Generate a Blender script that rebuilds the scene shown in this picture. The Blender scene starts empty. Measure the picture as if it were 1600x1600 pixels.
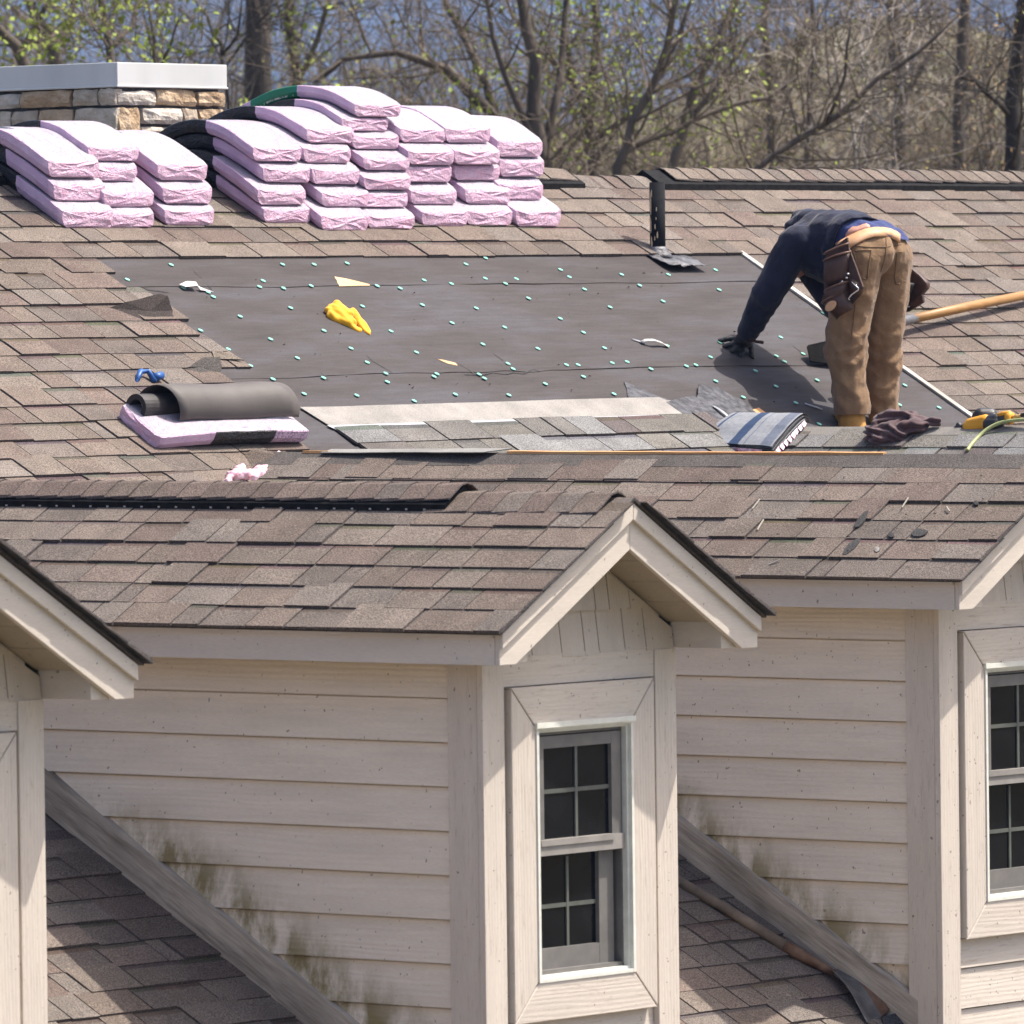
import bpy, bmesh, math, random
import numpy as np
from mathutils import Vector, Matrix, noise as mnoise
from mathutils.bvhtree import BVHTree

# ------------------------------------------------------------------ camera
FOC = 12000.0                       # focal length in pixels of a 1600 px wide picture
YAW, PITCH, ROLL = math.radians(39), math.radians(1.58), -0.01255
def cam_axes():
    fw = np.array([math.cos(YAW), -math.sin(YAW), 0]); rt = np.array([math.sin(YAW), math.cos(YAW), 0]); up = np.array([0, 0, 1.0])
    cp, sp, cr, sr = math.cos(PITCH), math.sin(PITCH), math.cos(ROLL), math.sin(ROLL)
    f2 = fw*cp-up*sp; u2 = up*cp+fw*sp
    return rt*cr+u2*sr, u2*cr-rt*sr, f2
CR, CU, CF = cam_axes()
def ray(px, py): return (CR*(px-800)-CU*(py-800)+CF*FOC)/FOC
CAM = -ray(757, 1300)*31.0
def hit(px, py, p, n):
    """point of the plane (p, n) seen at a picture position"""
    v = ray(px, py); n = np.array(n, float)
    return Vector(CAM+v*(np.dot(np.array(p)-CAM, n)/np.dot(v, n)))
def proj(P):
    q = np.array(P, float)-CAM; w = q@CF
    return 800+FOC*(q@CR)/w, 800-FOC*(q@CU)/w

scene = bpy.context.scene
cd = bpy.data.cameras.new('camera'); cam = bpy.data.objects.new('camera', cd)
scene.collection.objects.link(cam)
cam.matrix_world = Matrix([[CR[i], CU[i], -CF[i], CAM[i]] for i in range(3)]+[[0, 0, 0, 1]])
cd.sensor_width = 36; cd.lens = FOC/1600*36; cd.clip_start = .5; cd.clip_end = 12000
cd.dof.use_dof = True; cd.dof.focus_distance = 37.0; cd.dof.aperture_fstop = 9
scene.camera = cam
# ------------------------------------------------------------------ light
SUN = Vector((.42, .35, 1.0)).normalized()
world = bpy.data.worlds.new('World'); scene.world = world; world.use_nodes = True
wn = world.node_tree
sky = wn.nodes.new('ShaderNodeTexSky'); sky.sky_type = 'NISHITA'; sky.sun_disc = False
sky.sun_elevation = math.asin(SUN.z); sky.sun_rotation = math.atan2(SUN.x, SUN.y)
sky.air_density = .75; sky.dust_density = 5.0; sky.ozone_density = 0.3
bg = wn.nodes['Background']; wn.links.new(sky.outputs[0], bg.inputs[0]); bg.inputs[1].default_value = 0.118
sl = bpy.data.lights.new('sun', 'SUN'); sl.energy = 3.3; sl.angle = math.radians(.53); sl.color = (1, .94, .86)
so = bpy.data.objects.new('sun', sl); scene.collection.objects.link(so)
so.rotation_euler = (-SUN).to_track_quat('-Z', 'Y').to_euler(); so.location = (10, 10, 40)
vs = scene.view_settings; vs.view_transform = 'Standard'; vs.look = 'None'; vs.gamma = 1; vs.exposure = 1.2; vs.use_curve_mapping = False

# ------------------------------------------------------------------ helpers
C = scene.collection
random.seed(7)
def tag(o, label=None, cat=None, group=None, kind=None):
    if label: o['label'] = label
    if cat: o['category'] = cat
    if group: o['group'] = group
    if kind: o['kind'] = kind
    return o
def empty(name, loc=(0, 0, 0), rz=0):
    o = bpy.data.objects.new(name, None); C.objects.link(o); o.location = loc; o.rotation_euler = (0, 0, rz); o.empty_display_size = .1
    return o
def link(name, me, parent=None, mw=None):
    o = bpy.data.objects.new(name, me); C.objects.link(o)
    if parent: o.parent = parent
    if mw is not None: o.matrix_local = mw
    return o
class MB:
    """collects polygons and makes ONE mesh object of them"""
    def __init__(s): s.v = []; s.f = []; s.m = []; s.t = []
    def poly(s, pts, mi=0, tone=None):
        i = len(s.v); s.v += [tuple(p) for p in pts]; s.f.append(tuple(range(i, i+len(pts)))); s.m.append(mi); s.t.append(tone)
    def prism(s, a, b, mi=0, side=None, tone=None, stone=None, caps=(1, 1)):
        """a, b: matching outlines (lists of points); a is the outer face"""
        n = len(a); i = len(s.v); s.v += [tuple(p) for p in a]+[tuple(p) for p in b]
        sm = mi if side is None else side
        if caps[0]: s.f.append(tuple(range(i, i+n))); s.m.append(mi); s.t.append(tone)
        if caps[1]: s.f.append(tuple(range(i+2*n-1, i+n-1, -1))); s.m.append(mi); s.t.append(tone)
        for k in range(n):
            k2 = (k+1) % n
            s.f.append((i+k, i+n+k, i+n+k2, i+k2)); s.m.append(sm); s.t.append(stone if stone is not None else tone)
    def box(s, x0, x1, y0, y1, z0, z1, mi=0):
        a = [(x0, y0, z0), (x1, y0, z0), (x1, y0, z1), (x0, y0, z1)]; b = [(p[0], y1, p[2]) for p in a]
        s.prism(a, b, mi)
    def tube(s, pts, rads, n=8, mi=0, caps=True):
        pts = [Vector(p) for p in pts]; i0 = len(s.v); up = Vector((.13, .31, .94)); last = len(pts)-1
        for k, p in enumerate(pts):
            t = (pts[min(k+1, last)]-pts[max(k-1, 0)]).normalized()
            if k == 0:
                a = t.cross(up)
                if a.length < .1: a = t.cross(Vector((1, 0, 0)))
            a = (a-t*a.dot(t)).normalized(); b = t.cross(a)
            r = rads[k] if hasattr(rads, '__len__') else rads
            for j in range(n):
                q = 2*math.pi*j/n; s.v.append(tuple(p+a*(r*math.cos(q))+b*(r*math.sin(q))))
        for k in range(last):
            for j in range(n):
                j2 = (j+1) % n; q = i0+k*n
                s.f.append((q+j, q+j2, q+n+j2, q+n+j)); s.m.append(mi); s.t.append(None)
        if caps:
            s.f.append(tuple(range(i0+n-1, i0-1, -1))); s.m.append(mi); s.t.append(None)
            q = i0+last*n; s.f.append(tuple(range(q, q+n))); s.m.append(mi); s.t.append(None)
    def mesh(s, name, mats, smooth=False):
        me = bpy.data.meshes.new(name); me.from_pydata(s.v, [], s.f)
        for m in (mats if isinstance(mats, (list, tuple)) else [mats]): me.materials.append(m)
        me.polygons.foreach_set('material_index', s.m)
        if smooth: me.polygons.foreach_set('use_smooth', [True]*len(s.f))
        if any(t is not None for t in s.t):
            ca = me.color_attributes.new('tone', 'FLOAT_COLOR', 'CORNER')
            buf = []
            for f, t in zip(s.f, s.t): buf += (list(t or (.5, .5, .5))+[1.0])*len(f)
            ca.data.foreach_set('color', buf)
        me.update(); return me
    def build(s, name, mats, parent=None, smooth=False, mw=None): return link(name, s.mesh(name, mats, smooth), parent, mw)
def bevel(o, w=.004, seg=2):
    m = o.modifiers.new('bevel', 'BEVEL'); m.width = w; m.segments = seg; m.limit_method = 'ANGLE'; m.angle_limit = math.radians(40); return o
def fbm(p, sc=1.0, oc=3):
    v = Vector(p)*sc; a = 0; g = 1
    for _ in range(oc): a += g*mnoise.noise(v); v = v*2.03+Vector((3.1, 1.7, 5.3)); g *= .5
    return a

# ------------------------------------------------------------------ materials
def nt(name):
    m = bpy.data.materials.new(name); m.use_nodes = True; t = m.node_tree
    return m, t, t.nodes['Principled BSDF']
def N(t, kind, **kw):
    n = t.nodes.new(kind)
    for k, v in kw.items():
        if k.startswith('i_'):
            n.inputs[k[2:].replace('_', ' ')].default_value = v
        else: setattr(n, k, v)
    return n
def coords(t, stretch=(1, 1, 1), rnd=True, kind='Object'):
    tc = N(t, 'ShaderNodeTexCoord'); v = tc.outputs[kind]
    if rnd:
        oi = N(t, 'ShaderNodeObjectInfo'); mu = N(t, 'ShaderNodeMath', operation='MULTIPLY'); mu.inputs[1].default_value = 37.0
        t.links.new(oi.outputs['Random'], mu.inputs[0]); ad = N(t, 'ShaderNodeVectorMath', operation='ADD')
        t.links.new(v, ad.inputs[0]); t.links.new(mu.outputs[0], ad.inputs[1]); v = ad.outputs[0]
    mp = N(t, 'ShaderNodeMapping'); mp.inputs['Scale'].default_value = stretch; t.links.new(v, mp.inputs[0])
    return mp.outputs[0]
def noise_ramp(t, vec, scale, stops, detail=4, rough=.55, dist=0):
    n = N(t, 'ShaderNodeTexNoise'); n.inputs['Scale'].default_value = scale; n.inputs['Detail'].default_value = detail; n.inputs['Roughness'].default_value = rough; n.inputs['Distortion'].default_value = dist
    t.links.new(vec, n.inputs['Vector']); r = N(t, 'ShaderNodeValToRGB'); t.links.new(n.outputs['Fac'], r.inputs[0])
    el = r.color_ramp.elements
    while len(el) < len(stops): el.new(.5)
    for e, (p, c) in zip(el, stops): e.position = p; e.color = (*c, 1) if hasattr(c, '__len__') else (c, c, c, 1)
    return r.outputs[0], n.outputs['Fac']
def mix(t, a, b, fac, mode='MIX'):
    m = N(t, 'ShaderNodeMix', data_type='RGBA', blend_type=mode)
    for sock, v in ((m.inputs[0], fac), (m.inputs[6], a), (m.inputs[7], b)):
        if isinstance(v, (int, float)): sock.default_value = v
        elif isinstance(v, tuple): sock.default_value = (*v, 1)
        else: t.links.new(v, sock)
    return m.outputs[2]
def bump(t, p, h, strength, dist=.01):
    b = N(t, 'ShaderNodeBump'); b.inputs['Strength'].default_value = strength; b.inputs['Distance'].default_value = dist
    t.links.new(h, b.inputs['Height']); t.links.new(b.outputs[0], p.inputs['Normal']); return b
def mat(name, c1, c2=None, scale=8, rough=.7, bs=None, bstr=.3, bdist=.005, stretch=(1, 1, 1), metal=0, spec=.5, lo=.35, hi=.65, detail=4, sheen=0):
    m, t, p = nt(name); v = coords(t, stretch)
    col, f = noise_ramp(t, v, scale, [(lo, c1), (hi, c2 or c1)], detail)
    t.links.new(col, p.inputs['Base Color']); p.inputs['Roughness'].default_value = rough; p.inputs['Metallic'].default_value = metal
    p.inputs['Specular IOR Level'].default_value = spec
    if sheen: p.inputs['Sheen Weight'].default_value = sheen
    if bs:
        _, h = noise_ramp(t, v, bs, [(0, 0), (1, 1)], 5); bump(t, p, h, bstr, bdist)
    return m

def shingle_mat(name, grain=(.35, 1.75)):
    m, t, p = nt(name)
    at = N(t, 'ShaderNodeAttribute', attribute_name='tone'); v = coords(t)
    g, gf = noise_ramp(t, v, 150, [(.30, grain[0]), (.5, .95), (.70, grain[1])], 2, .7)
    blot, _ = noise_ramp(t, v, 5, [(.3, .82), (.7, 1.14)], 4)
    c = mix(t, at.outputs['Color'], g, 1.0, 'MULTIPLY'); c = mix(t, c, blot, 1.0, 'MULTIPLY')
    oi = N(t, 'ShaderNodeObjectInfo'); mr = N(t, 'ShaderNodeMapRange'); mr.inputs['To Min'].default_value = .9; mr.inputs['To Max'].default_value = 1.1
    t.links.new(oi.outputs['Random'], mr.inputs[0]); c = mix(t, c, mr.outputs[0], 1.0, 'MULTIPLY')
    t.links.new(c, p.inputs['Base Color']); p.inputs['Roughness'].default_value = .95; p.inputs['Specular IOR Level'].default_value = .2
    bump(t, p, gf, .35, .004); return m
M_SH = shingle_mat('weathered_shingle_granules')
M_DARK = mat('asphalt_dark', (.02, .018, .018), (.045, .04, .04), 40, .9, 90, .4)
def roof_base_mat():
    m, t, p = nt('roof_deck_covering'); v = coords(t, rnd=False)
    a, f = noise_ramp(t, v, 140, [(.3, (.05, .04, .033)), (.7, (.20, .165, .14))], 3, .7)
    b, _ = noise_ramp(t, v, 2.5, [(.3, .75), (.7, 1.1)], 4)
    t.links.new(mix(t, a, b, 1.0, 'MULTIPLY'), p.inputs['Base Color']); p.inputs['Roughness'].default_value = .95; bump(t, p, f, .4, .004)
    return m
M_BASE = roof_base_mat()
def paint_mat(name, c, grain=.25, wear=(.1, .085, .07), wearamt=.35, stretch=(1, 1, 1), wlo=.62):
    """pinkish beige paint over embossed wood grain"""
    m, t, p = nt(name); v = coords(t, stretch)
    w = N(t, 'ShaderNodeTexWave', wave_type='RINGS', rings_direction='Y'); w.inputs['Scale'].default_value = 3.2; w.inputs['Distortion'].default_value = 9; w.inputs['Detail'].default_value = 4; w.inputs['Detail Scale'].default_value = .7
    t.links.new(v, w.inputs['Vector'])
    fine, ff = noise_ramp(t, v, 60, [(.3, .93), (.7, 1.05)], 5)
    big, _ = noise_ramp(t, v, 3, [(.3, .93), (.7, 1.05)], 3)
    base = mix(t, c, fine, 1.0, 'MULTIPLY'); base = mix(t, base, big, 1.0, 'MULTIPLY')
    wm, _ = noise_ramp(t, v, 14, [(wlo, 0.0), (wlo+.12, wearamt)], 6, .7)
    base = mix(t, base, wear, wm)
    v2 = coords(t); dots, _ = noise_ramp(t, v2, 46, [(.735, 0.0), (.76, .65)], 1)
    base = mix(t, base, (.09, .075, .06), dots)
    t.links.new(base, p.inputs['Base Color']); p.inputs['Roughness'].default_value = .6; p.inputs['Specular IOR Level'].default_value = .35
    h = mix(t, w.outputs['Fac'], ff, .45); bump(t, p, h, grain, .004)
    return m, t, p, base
PAINT = (.57, .508, .435)
M_TRIM = paint_mat('trim_paint', PAINT, .22, (.30, .23, .17), .5, (5, 5, .5), .56)[0]
M_TRIMH = paint_mat('trim_paint_level', PAINT, .22, (.30, .23, .17), .5, (.5, 5, 5), .56)[0]
M_FASC = paint_mat('fascia_paint', (.57, .51, .44), .03, (.42, .36, .30), .15, (.5, .5, 4))[0]
M_GAB = paint_mat('gable_shingle_paint', (.52, .46, .39), .2, (.36, .30, .23), .3, (6, 6, .6))[0]
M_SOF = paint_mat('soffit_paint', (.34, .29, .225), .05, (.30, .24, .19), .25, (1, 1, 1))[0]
def siding_mat():
    m, t, p, base = paint_mat('siding_paint_shade_lift', (.73, .645, .535), .4, (.48, .40, .32), .25, (5, .6, 5))  # same paint as the trim, made paler to brighten the shaded side
    # algae staining over the lower boards, along the roof line
    tc = N(t, 'ShaderNodeTexCoord'); sx = N(t, 'ShaderNodeSeparateXYZ'); t.links.new(tc.outputs['Object'], sx.inputs[0])
    a = N(t, 'ShaderNodeMath', operation='MULTIPLY_ADD'); a.inputs[1].default_value = .583; t.links.new(sx.outputs['Y'], a.inputs[0]); t.links.new(sx.outputs['Z'], a.inputs[2])   # z + .583 y
    n = N(t, 'ShaderNodeTexNoise'); n.inputs['Scale'].default_value = 6; n.inputs['Detail'].default_value = 9; n.inputs['Roughness'].default_value = .68; mp = N(t, 'ShaderNodeMapping'); mp.inputs['Scale'].default_value = (1, 1, .45)
    t.links.new(tc.outputs['Object'], mp.inputs[0]); t.links.new(mp.outputs[0], n.inputs['Vector'])
    d = N(t, 'ShaderNodeMapRange'); d.inputs['From Min'].default_value = -1.14; d.inputs['From Max'].default_value = -.90; d.inputs['To Min'].default_value = 1; d.inputs['To Max'].default_value = 0
    t.links.new(a.outputs[0], d.inputs[0])
    e = N(t, 'ShaderNodeMapRange'); e.inputs['From Min'].default_value = .40; e.inputs['From Max'].default_value = .56; t.links.new(n.outputs['Fac'], e.inputs[0])
    lowm = N(t, 'ShaderNodeMapRange'); lowm.inputs['From Min'].default_value = .12; lowm.inputs['From Max'].default_value = -.12; t.links.new(sx.outputs['Z'], lowm.inputs[0])
    f = N(t, 'ShaderNodeMath', operation='MULTIPLY'); t.links.new(d.outputs[0], f.inputs[0]); t.links.new(e.outputs[0], f.inputs[1])
    f2 = N(t, 'ShaderNodeMath', operation='MULTIPLY'); t.links.new(f.outputs[0], f2.inputs[0]); t.links.new(lowm.outputs[0], f2.inputs[1])
    t.links.new(mix(t, base, (.25, .205, .10), f2.outputs[0]), p.inputs['Base Color'])
    return m
M_SID = siding_mat()
def skirt_mat():
    m, t, p = nt('weathered_skirt_board'); v0 = coords(t); mr_ = N(t, 'ShaderNodeMapping'); mr_.inputs['Rotation'].default_value = (math.atan(.583), 0, 0); t.links.new(v0, mr_.inputs[0])
    ms = N(t, 'ShaderNodeMapping'); ms.inputs['Scale'].default_value = (2, .35, 5); t.links.new(mr_.outputs[0], ms.inputs[0]); v = ms.outputs[0]
    a, f = noise_ramp(t, v, 5, [(.34, (.22, .19, .155)), (.5, (.40, .345, .285)), (.66, (.52, .455, .38))], 9, .7)
    b_, _ = noise_ramp(t, mr_.outputs[0], 2.2, [(.35, .78), (.65, 1.08)], 3); c = mix(t, a, b_, 1.0, 'MULTIPLY')
    g, gf = noise_ramp(t, ms.outputs[0], 22, [(.3, .85), (.7, 1.12)], 6); c = mix(t, c, g, 1.0, 'MULTIPLY')
    t.links.new(c, p.inputs['Base Color']); p.inputs['Roughness'].default_value = .9; p.inputs['Specular IOR Level'].default_value = .2; bump(t, p, gf, .6, .006); return m
M_SKIRT = skirt_mat()
M_WHITE = mat('window_frame_vinyl', (.62, .62, .55), (.70, .70, .63), 20, .45)
M_SASH = mat('sash_vinyl_behind_screen', (.125, .118, .11), (.16, .15, .138), 12, .6)
M_MUNT = mat('muntin_bars', (.075, .08, .07), (.10, .108, .09), 12, .5)
M_GLASS = mat('dark_window_glass', (.004, .005, .007), (.009, .010, .013), 3, .08, spec=.16)  # opaque; the dark of the room behind is put into its colour
M_VENT = mat('black_ridge_vent', (.005, .005, .0055), (.013, .013, .014), 30, .8, spec=.12)
M_NAIL = mat('galvanised_nail', (.4, .4, .42), (.5, .5, .5), 20, .4, metal=.6)
M_FELT = None
def felt_mat():
    m, t, p = nt('synthetic_underlayment'); v = coords(t, (.35, 1.6, 1.6), rnd=False)
    a, _ = noise_ramp(t, v, 2.6, [(.34, (.036, .0295, .0285)), (.48, (.048, .0405, .0395)), (.62, (.059, .055, .060))], 8, .68)
    v2 = coords(t, (.12, 1.5, 1.5), rnd=False); s, sf = noise_ramp(t, v2, 30, [(.3, .86), (.7, 1.12)], 4)
    c = mix(t, a, s, 1.0, 'MULTIPLY')
    v3 = coords(t, rnd=False); g, gf = noise_ramp(t, v3, 170, [(.3, .8), (.7, 1.2)], 2)
    c = mix(t, c, g, 1.0, 'MULTIPLY')
    t.links.new(c, p.inputs['Base Color']); p.inputs['Roughness'].default_value = .75; p.inputs['Specular IOR Level'].default_value = .25
    _, h = noise_ramp(t, v, 6, [(0, 0), (1, 1)], 6); bump(t, p, h, .25, .01); return m
M_FELT = felt_mat()
M_FELTB = mat('felt_roll_outer', (.075, .066, .06), (.10, .088, .08), 5, .62, 60, .15, spec=.4)
M_CAP = mat('green_plastic_cap', (.15, .42, .32), (.20, .50, .39), 30, .5)
M_STRIP = mat('pale_edge_strip', (.30, .275, .24), (.42, .39, .35), 6, .8, stretch=(.3, 1, 1))
M_WOOD = mat('raw_sheathing_edge', (.42, .20, .07), (.62, .36, .15), 8, .8, 60, .4, stretch=(1, .15, 1))
M_PALE = shingle_mat('pale_nailing_strip', (.75, 1.2))
M_STONE = []
for i, (a, b) in enumerate((((.36, .30, .22), (.54, .47, .37)), ((.42, .36, .28), (.60, .53, .43)), ((.34, .23, .13), (.50, .38, .25)), ((.40, .36, .30), (.58, .52, .44)), ((.29, .23, .17), (.44, .37, .28)))):
    M_STONE.append(mat('sandstone', a, b, 9, .9, 22, .9, .03, detail=7))
M_MORTAR = mat('dark_mortar', (.05, .05, .052), (.10, .10, .10), 30, .95, 50, .6)
M_CAPW = mat('white_painted_flashing', (.52, .525, .50), (.60, .605, .58), 3, .5, stretch=(1, 1, .3))
M_LEAD = mat('crumpled_lead_flashing', (.022, .022, .026), (.13, .13, .14), 9, .5, 18, .7, .02, metal=.3)
M_PIPE = mat('pipe_paint', (.008, .009, .011), (.014, .015, .017), 30, .85, spec=.15)
M_PIPEC = mat('pipe_bare_patch', (.55, .43, .26), (.6, .5, .33), 30, .6)
M_ICE = mat('torn_granular_underlay', (.025, .025, .03), (.10, .10, .11), 26, .85, 70, .7, .01, detail=8)

# ------------------------------------------------------------------ shingles
OLD = [(0.1398, 0.1128, 0.0935), (0.1335, 0.106, 0.0876), (0.1255, 0.0952, 0.0809), (0.1477, 0.1219, 0.1017), (0.1224, 0.1021, 0.0883), (0.1351, 0.1051, 0.0883), (0.1454, 0.1241, 0.1076)]
NEW = [(0.1323, 0.1232, 0.1134), (0.1512, 0.1481, 0.1421), (0.121, 0.1074, 0.0983), (0.1081, 0.0914, 0.0869), (0.1361, 0.127, 0.1119), (0.1588, 0.1572, 0.1535)]
EXP = .158
def strip_mesh(L, seed, pal, rag=0.0):
    """one laminated shingle: origin at its upper left, x along the course, -y down the slope, z out; tabs of uneven width and lift"""
    R = random.Random(seed); b = MB(); x = 0.0
    v0, v1 = .045, -EXP-.002
    b.prism([(0, v1+.006, .0095), (L, v1+.006, .0095), (L, v0, .002), (0, v0, .002)], [(0, v1+.006, .004), (L, v1+.006, .004), (L, v0, 0), (0, v0, 0)], 1, 1)
    ws = []
    while x < L-.001:
        w = R.choice((.17, .21, .25, .28, .32, .36)); w = L-x if L-x-w < .09 else w
        ws.append((x, w)); x += w
    for i, (x, w) in enumerate(ws):
        c = R.choice(pal); k = R.uniform(.94, 1.06); c = tuple(q*k for q in c); h = R.choice((.006, .0075, .0085, .013)); j = R.uniform(-.003, .003)
        dk = tuple(q*R.uniform(.55, .75) for q in c); g = .0042
        e = v1+j
        x0, x1 = x+g, x+w-g
        sk0 = R.uniform(-.002, .002)
        zt = lambda v: .002+(v0-v)/(v0-v1)*.0075+h
        # upper dark print band, lower field, edges
        vb = -.032+R.uniform(-.006, .006) if R.random() < .55 else v0-.02
        hb = h*.35
        P = [[(x0, v0, zt(v0)-h+.0006), (x1, v0, zt(v0)-h+.0006)], [(x0, vb, zt(vb)), (x1, vb, zt(vb))], [(x0+sk0, e, zt(e)), (x1+sk0, e+R.uniform(-.002, .002), zt(e))]]
        b.poly([P[1][0], P[1][1], P[0][1], P[0][0]], 0, dk); b.poly([P[2][0], P[2][1], P[1][1], P[1][0]], 0, c)
        q = (.10, .085, .08); lo = .0045
        b.poly([(P[2][0][0], e+.001, lo), (P[2][1][0], e+.001, lo), P[2][1], P[2][0]], 0, q)
        b.poly([(x0, v0, 0), (P[2][0][0], e, lo), P[2][0], P[1][0], P[0][0]], 0, q); b.poly([(x1, v0, 0), P[0][1], P[1][1], P[2][1], (P[2][1][0], e, lo)], 0, q)
    return b.mesh('shingle', [M_SH, M_DARK])
SHL = 1.1
STRIPS = {}
def get_strip(L, pal, key, R):
    if abs(L-SHL) < .001:
        k = (key, R.randrange(18))
        if k not in STRIPS: STRIPS[k] = strip_mesh(SHL, 100+len(STRIPS), pal)
        return STRIPS[k]
    return strip_mesh(L, R.randrange(10**6), pal)
def basis(o, U, V, Nn):
    return Matrix([[U[i], -V[i], Nn[i], o[i]] for i in range(3)]+[[0, 0, 0, 1]])
def course(parent, o, U, V, Nn, u0, u1, key, pal, R, start=0.0, mn=.1, lift=0.0):
    """lay strips from u0 to u1 along one course"""
    brk = [u0]; k = math.floor((u0-start)/SHL)+1
    while start+k*SHL < u1-mn:
        if start+k*SHL > u0+mn: brk.append(start+k*SHL)
        k += 1
    brk.append(u1)
    for a, b in zip(brk, brk[1:]):
        if b-a < mn: continue
        p = Vector(o)+Vector(U)*a
        d = R.uniform(-.004, .004); d2 = R.uniform(-.006, .006)
        Vt = (Vector(V)+Vector(U)*d).normalized(); Ut = (Vector(U)-Vector(V)*d2).normalized()
        link('shingle', get_strip(b-a, pal, key, R), parent, basis(p+Vector(Nn)*lift, Ut, Vt, Nn))

# ------------------------------------------------------------------ the house: main roof
TAN = .583; COS = 1/math.sqrt(1+TAN*TAN); SIN = TAN*COS
Y0 = -2.415; YR, ZR = -7.25, TAN*(7.25-2.415)
def zm(y): return -TAN*(y-Y0)
NM = (0, SIN, COS)
def onroof(px, py, lift=0.0):
    p = hit(px, py, (0, Y0, 0), NM)
    return p+Vector(NM)*lift
def rp(x, y, w=0.0): return Vector((x, y, zm(y)))+Vector(NM)*w
house = tag(empty('house', (5, -7, -7)), 'beige house with four gabled dormers and a brown shingle roof being repaired', 'house')
hinv = Matrix.Translation((-5, 7, 7))
def part(name, mb, mats, parent=None, smooth=False, label=None):
    o = mb.build(name, mats, None, smooth)
    o.parent = parent or house
    if parent is None: o.matrix_local = hinv
    if label: o['label'] = label
    return o
b = MB()
b.prism([(-14, 2.2, zm(2.2)), (26, 2.2, zm(2.2)), (26, YR, ZR), (-14, YR, ZR)], [(-14, 2.2, zm(2.2)-.15), (26, 2.2, zm(2.2)-.15), (26, YR, ZR-.15), (-14, YR, ZR-.15)])
b.prism([(-14, YR, ZR), (26, YR, ZR), (26, YR-9.6, zm(2.4)), (-14, YR-9.6, zm(2.4))], [(-14, YR, ZR-.15), (26, YR, ZR-.15), (26, YR-9.6, zm(2.4)-.15), (-14, YR-9.6, zm(2.4)-.15)])
roof = part('roof', b, M_BASE)
b = MB(); b.prism([(-13.6, 1.7, zm(2.2)), (25.6, 1.7, zm(2.2)), (25.6, YR-9, zm(2.2)), (-13.6, YR-9, zm(2.2))], [(-13.6, 1.7, -8), (25.6, 1.7, -8), (25.6, YR-9, -8), (-13.6, YR-9, -8)])
part('wall', b, M_SID)

# left edge of the torn-off area, top to bottom, in the picture's terms on the roof plane
LEFT = [onroof(*p) for p in ((160, 414), (188, 440), (215, 462), (268, 478), (275, 505), (310, 530), (345, 556), (372, 575), (362, 600), (420, 640), (455, 690), (470, 720), (475, 800))]
def left_edge(y):
    for a, c in zip(LEFT, LEFT[1:]):
        if min(a.y, c.y) <= y <= max(a.y, c.y): return a.x+(c.x-a.x)*((y-a.y)/(c.y-a.y) if c.y != a.y else 0)
    return None
YTOP = onroof(650, 405).y; XR_EDGE = 10.285
R = random.Random(11)
nc = 0
s = .10
VM = (0, COS, -SIN)
while True:
    yt = YR+s*COS; yb = yt+EXP*COS
    if yt > 1.2: break
    ym = (yt+yb)/2
    o = rp(0, yt); spans = []
    # x range seen in the picture with a margin
    xs = [x for x in np.arange(-8, 20, .1) if -70 < proj((x, ym, zm(ym)))[0] < 1690]
    if xs:
        lo, hi = min(xs), max(xs)
        if ym > -2.2:                         # lower roof, between the dormers only
            for a, c in ((-2.66, -.0), (1.22, 3.55)):
                spans.append((max(a, lo-.4), min(c, hi)))
        elif ym > -4.45:
            spans = []
            if ym < -3.9: spans = [(lo-.3, 5.0)]
        elif ym > YTOP-.02:
            le = left_edge(ym+.05)
            spans = [(lo, (le or 4.9)+R.uniform(-.06, .08)), (XR_EDGE+.03, hi)]
        else: spans = [(lo, hi)]
    st = (nc*.37) % SHL
    for a, c in spans:
        if c-a > .12: course(roof, o, (1, 0, 0), VM, NM, a, c, 'old', OLD, R, st, lift=.004)
    nc += 1; s += EXP

# ------------------------------------------------------------------ underlayment on the stripped area
seams = [(YTOP-.1, onroof(700, 447).y), (onroof(700, 447).y-.05, onroof(880, 580).y), (onroof(880, 580).y-.05, -4.6)]
for k, (ya, yb) in enumerate(seams):
    b = MB(); nx, ny = 120, 20; x0, x1 = 4.55, XR_EDGE-.002
    vid = []
    for j in range(ny+1):
        for i in range(nx+1):
            x = x0+(x1-x0)*i/nx; y = ya+(yb-ya)*j/ny
            if j > ny-2: y += .018*fbm((x*.9, k*7, 0), 1)+(.012*mnoise.noise(Vector((x*5, k, 1))) if k == 1 and 6 < x < 8 else 0)
            w = .0050-.0010*k+(.0028*(j/ny))+.0035*max(0, fbm((x*1.3, y*3, k), 1))+.002*mnoise.noise(Vector((x*4, y*9, k)))
            b.v.append(tuple(rp(x, y, w)))
    for j in range(ny):
        for i in range(nx):
            q = j*(nx+1)+i; b.f.append((q, q+nx+1, q+nx+2, q+1)); b.m.append(0); b.t.append(None)
    o = b.build('underlayment_sheet', M_FELT, roof, False)
    sm = o.modifiers.new('thick', 'SOLIDIFY'); sm.thickness = .0022
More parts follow.
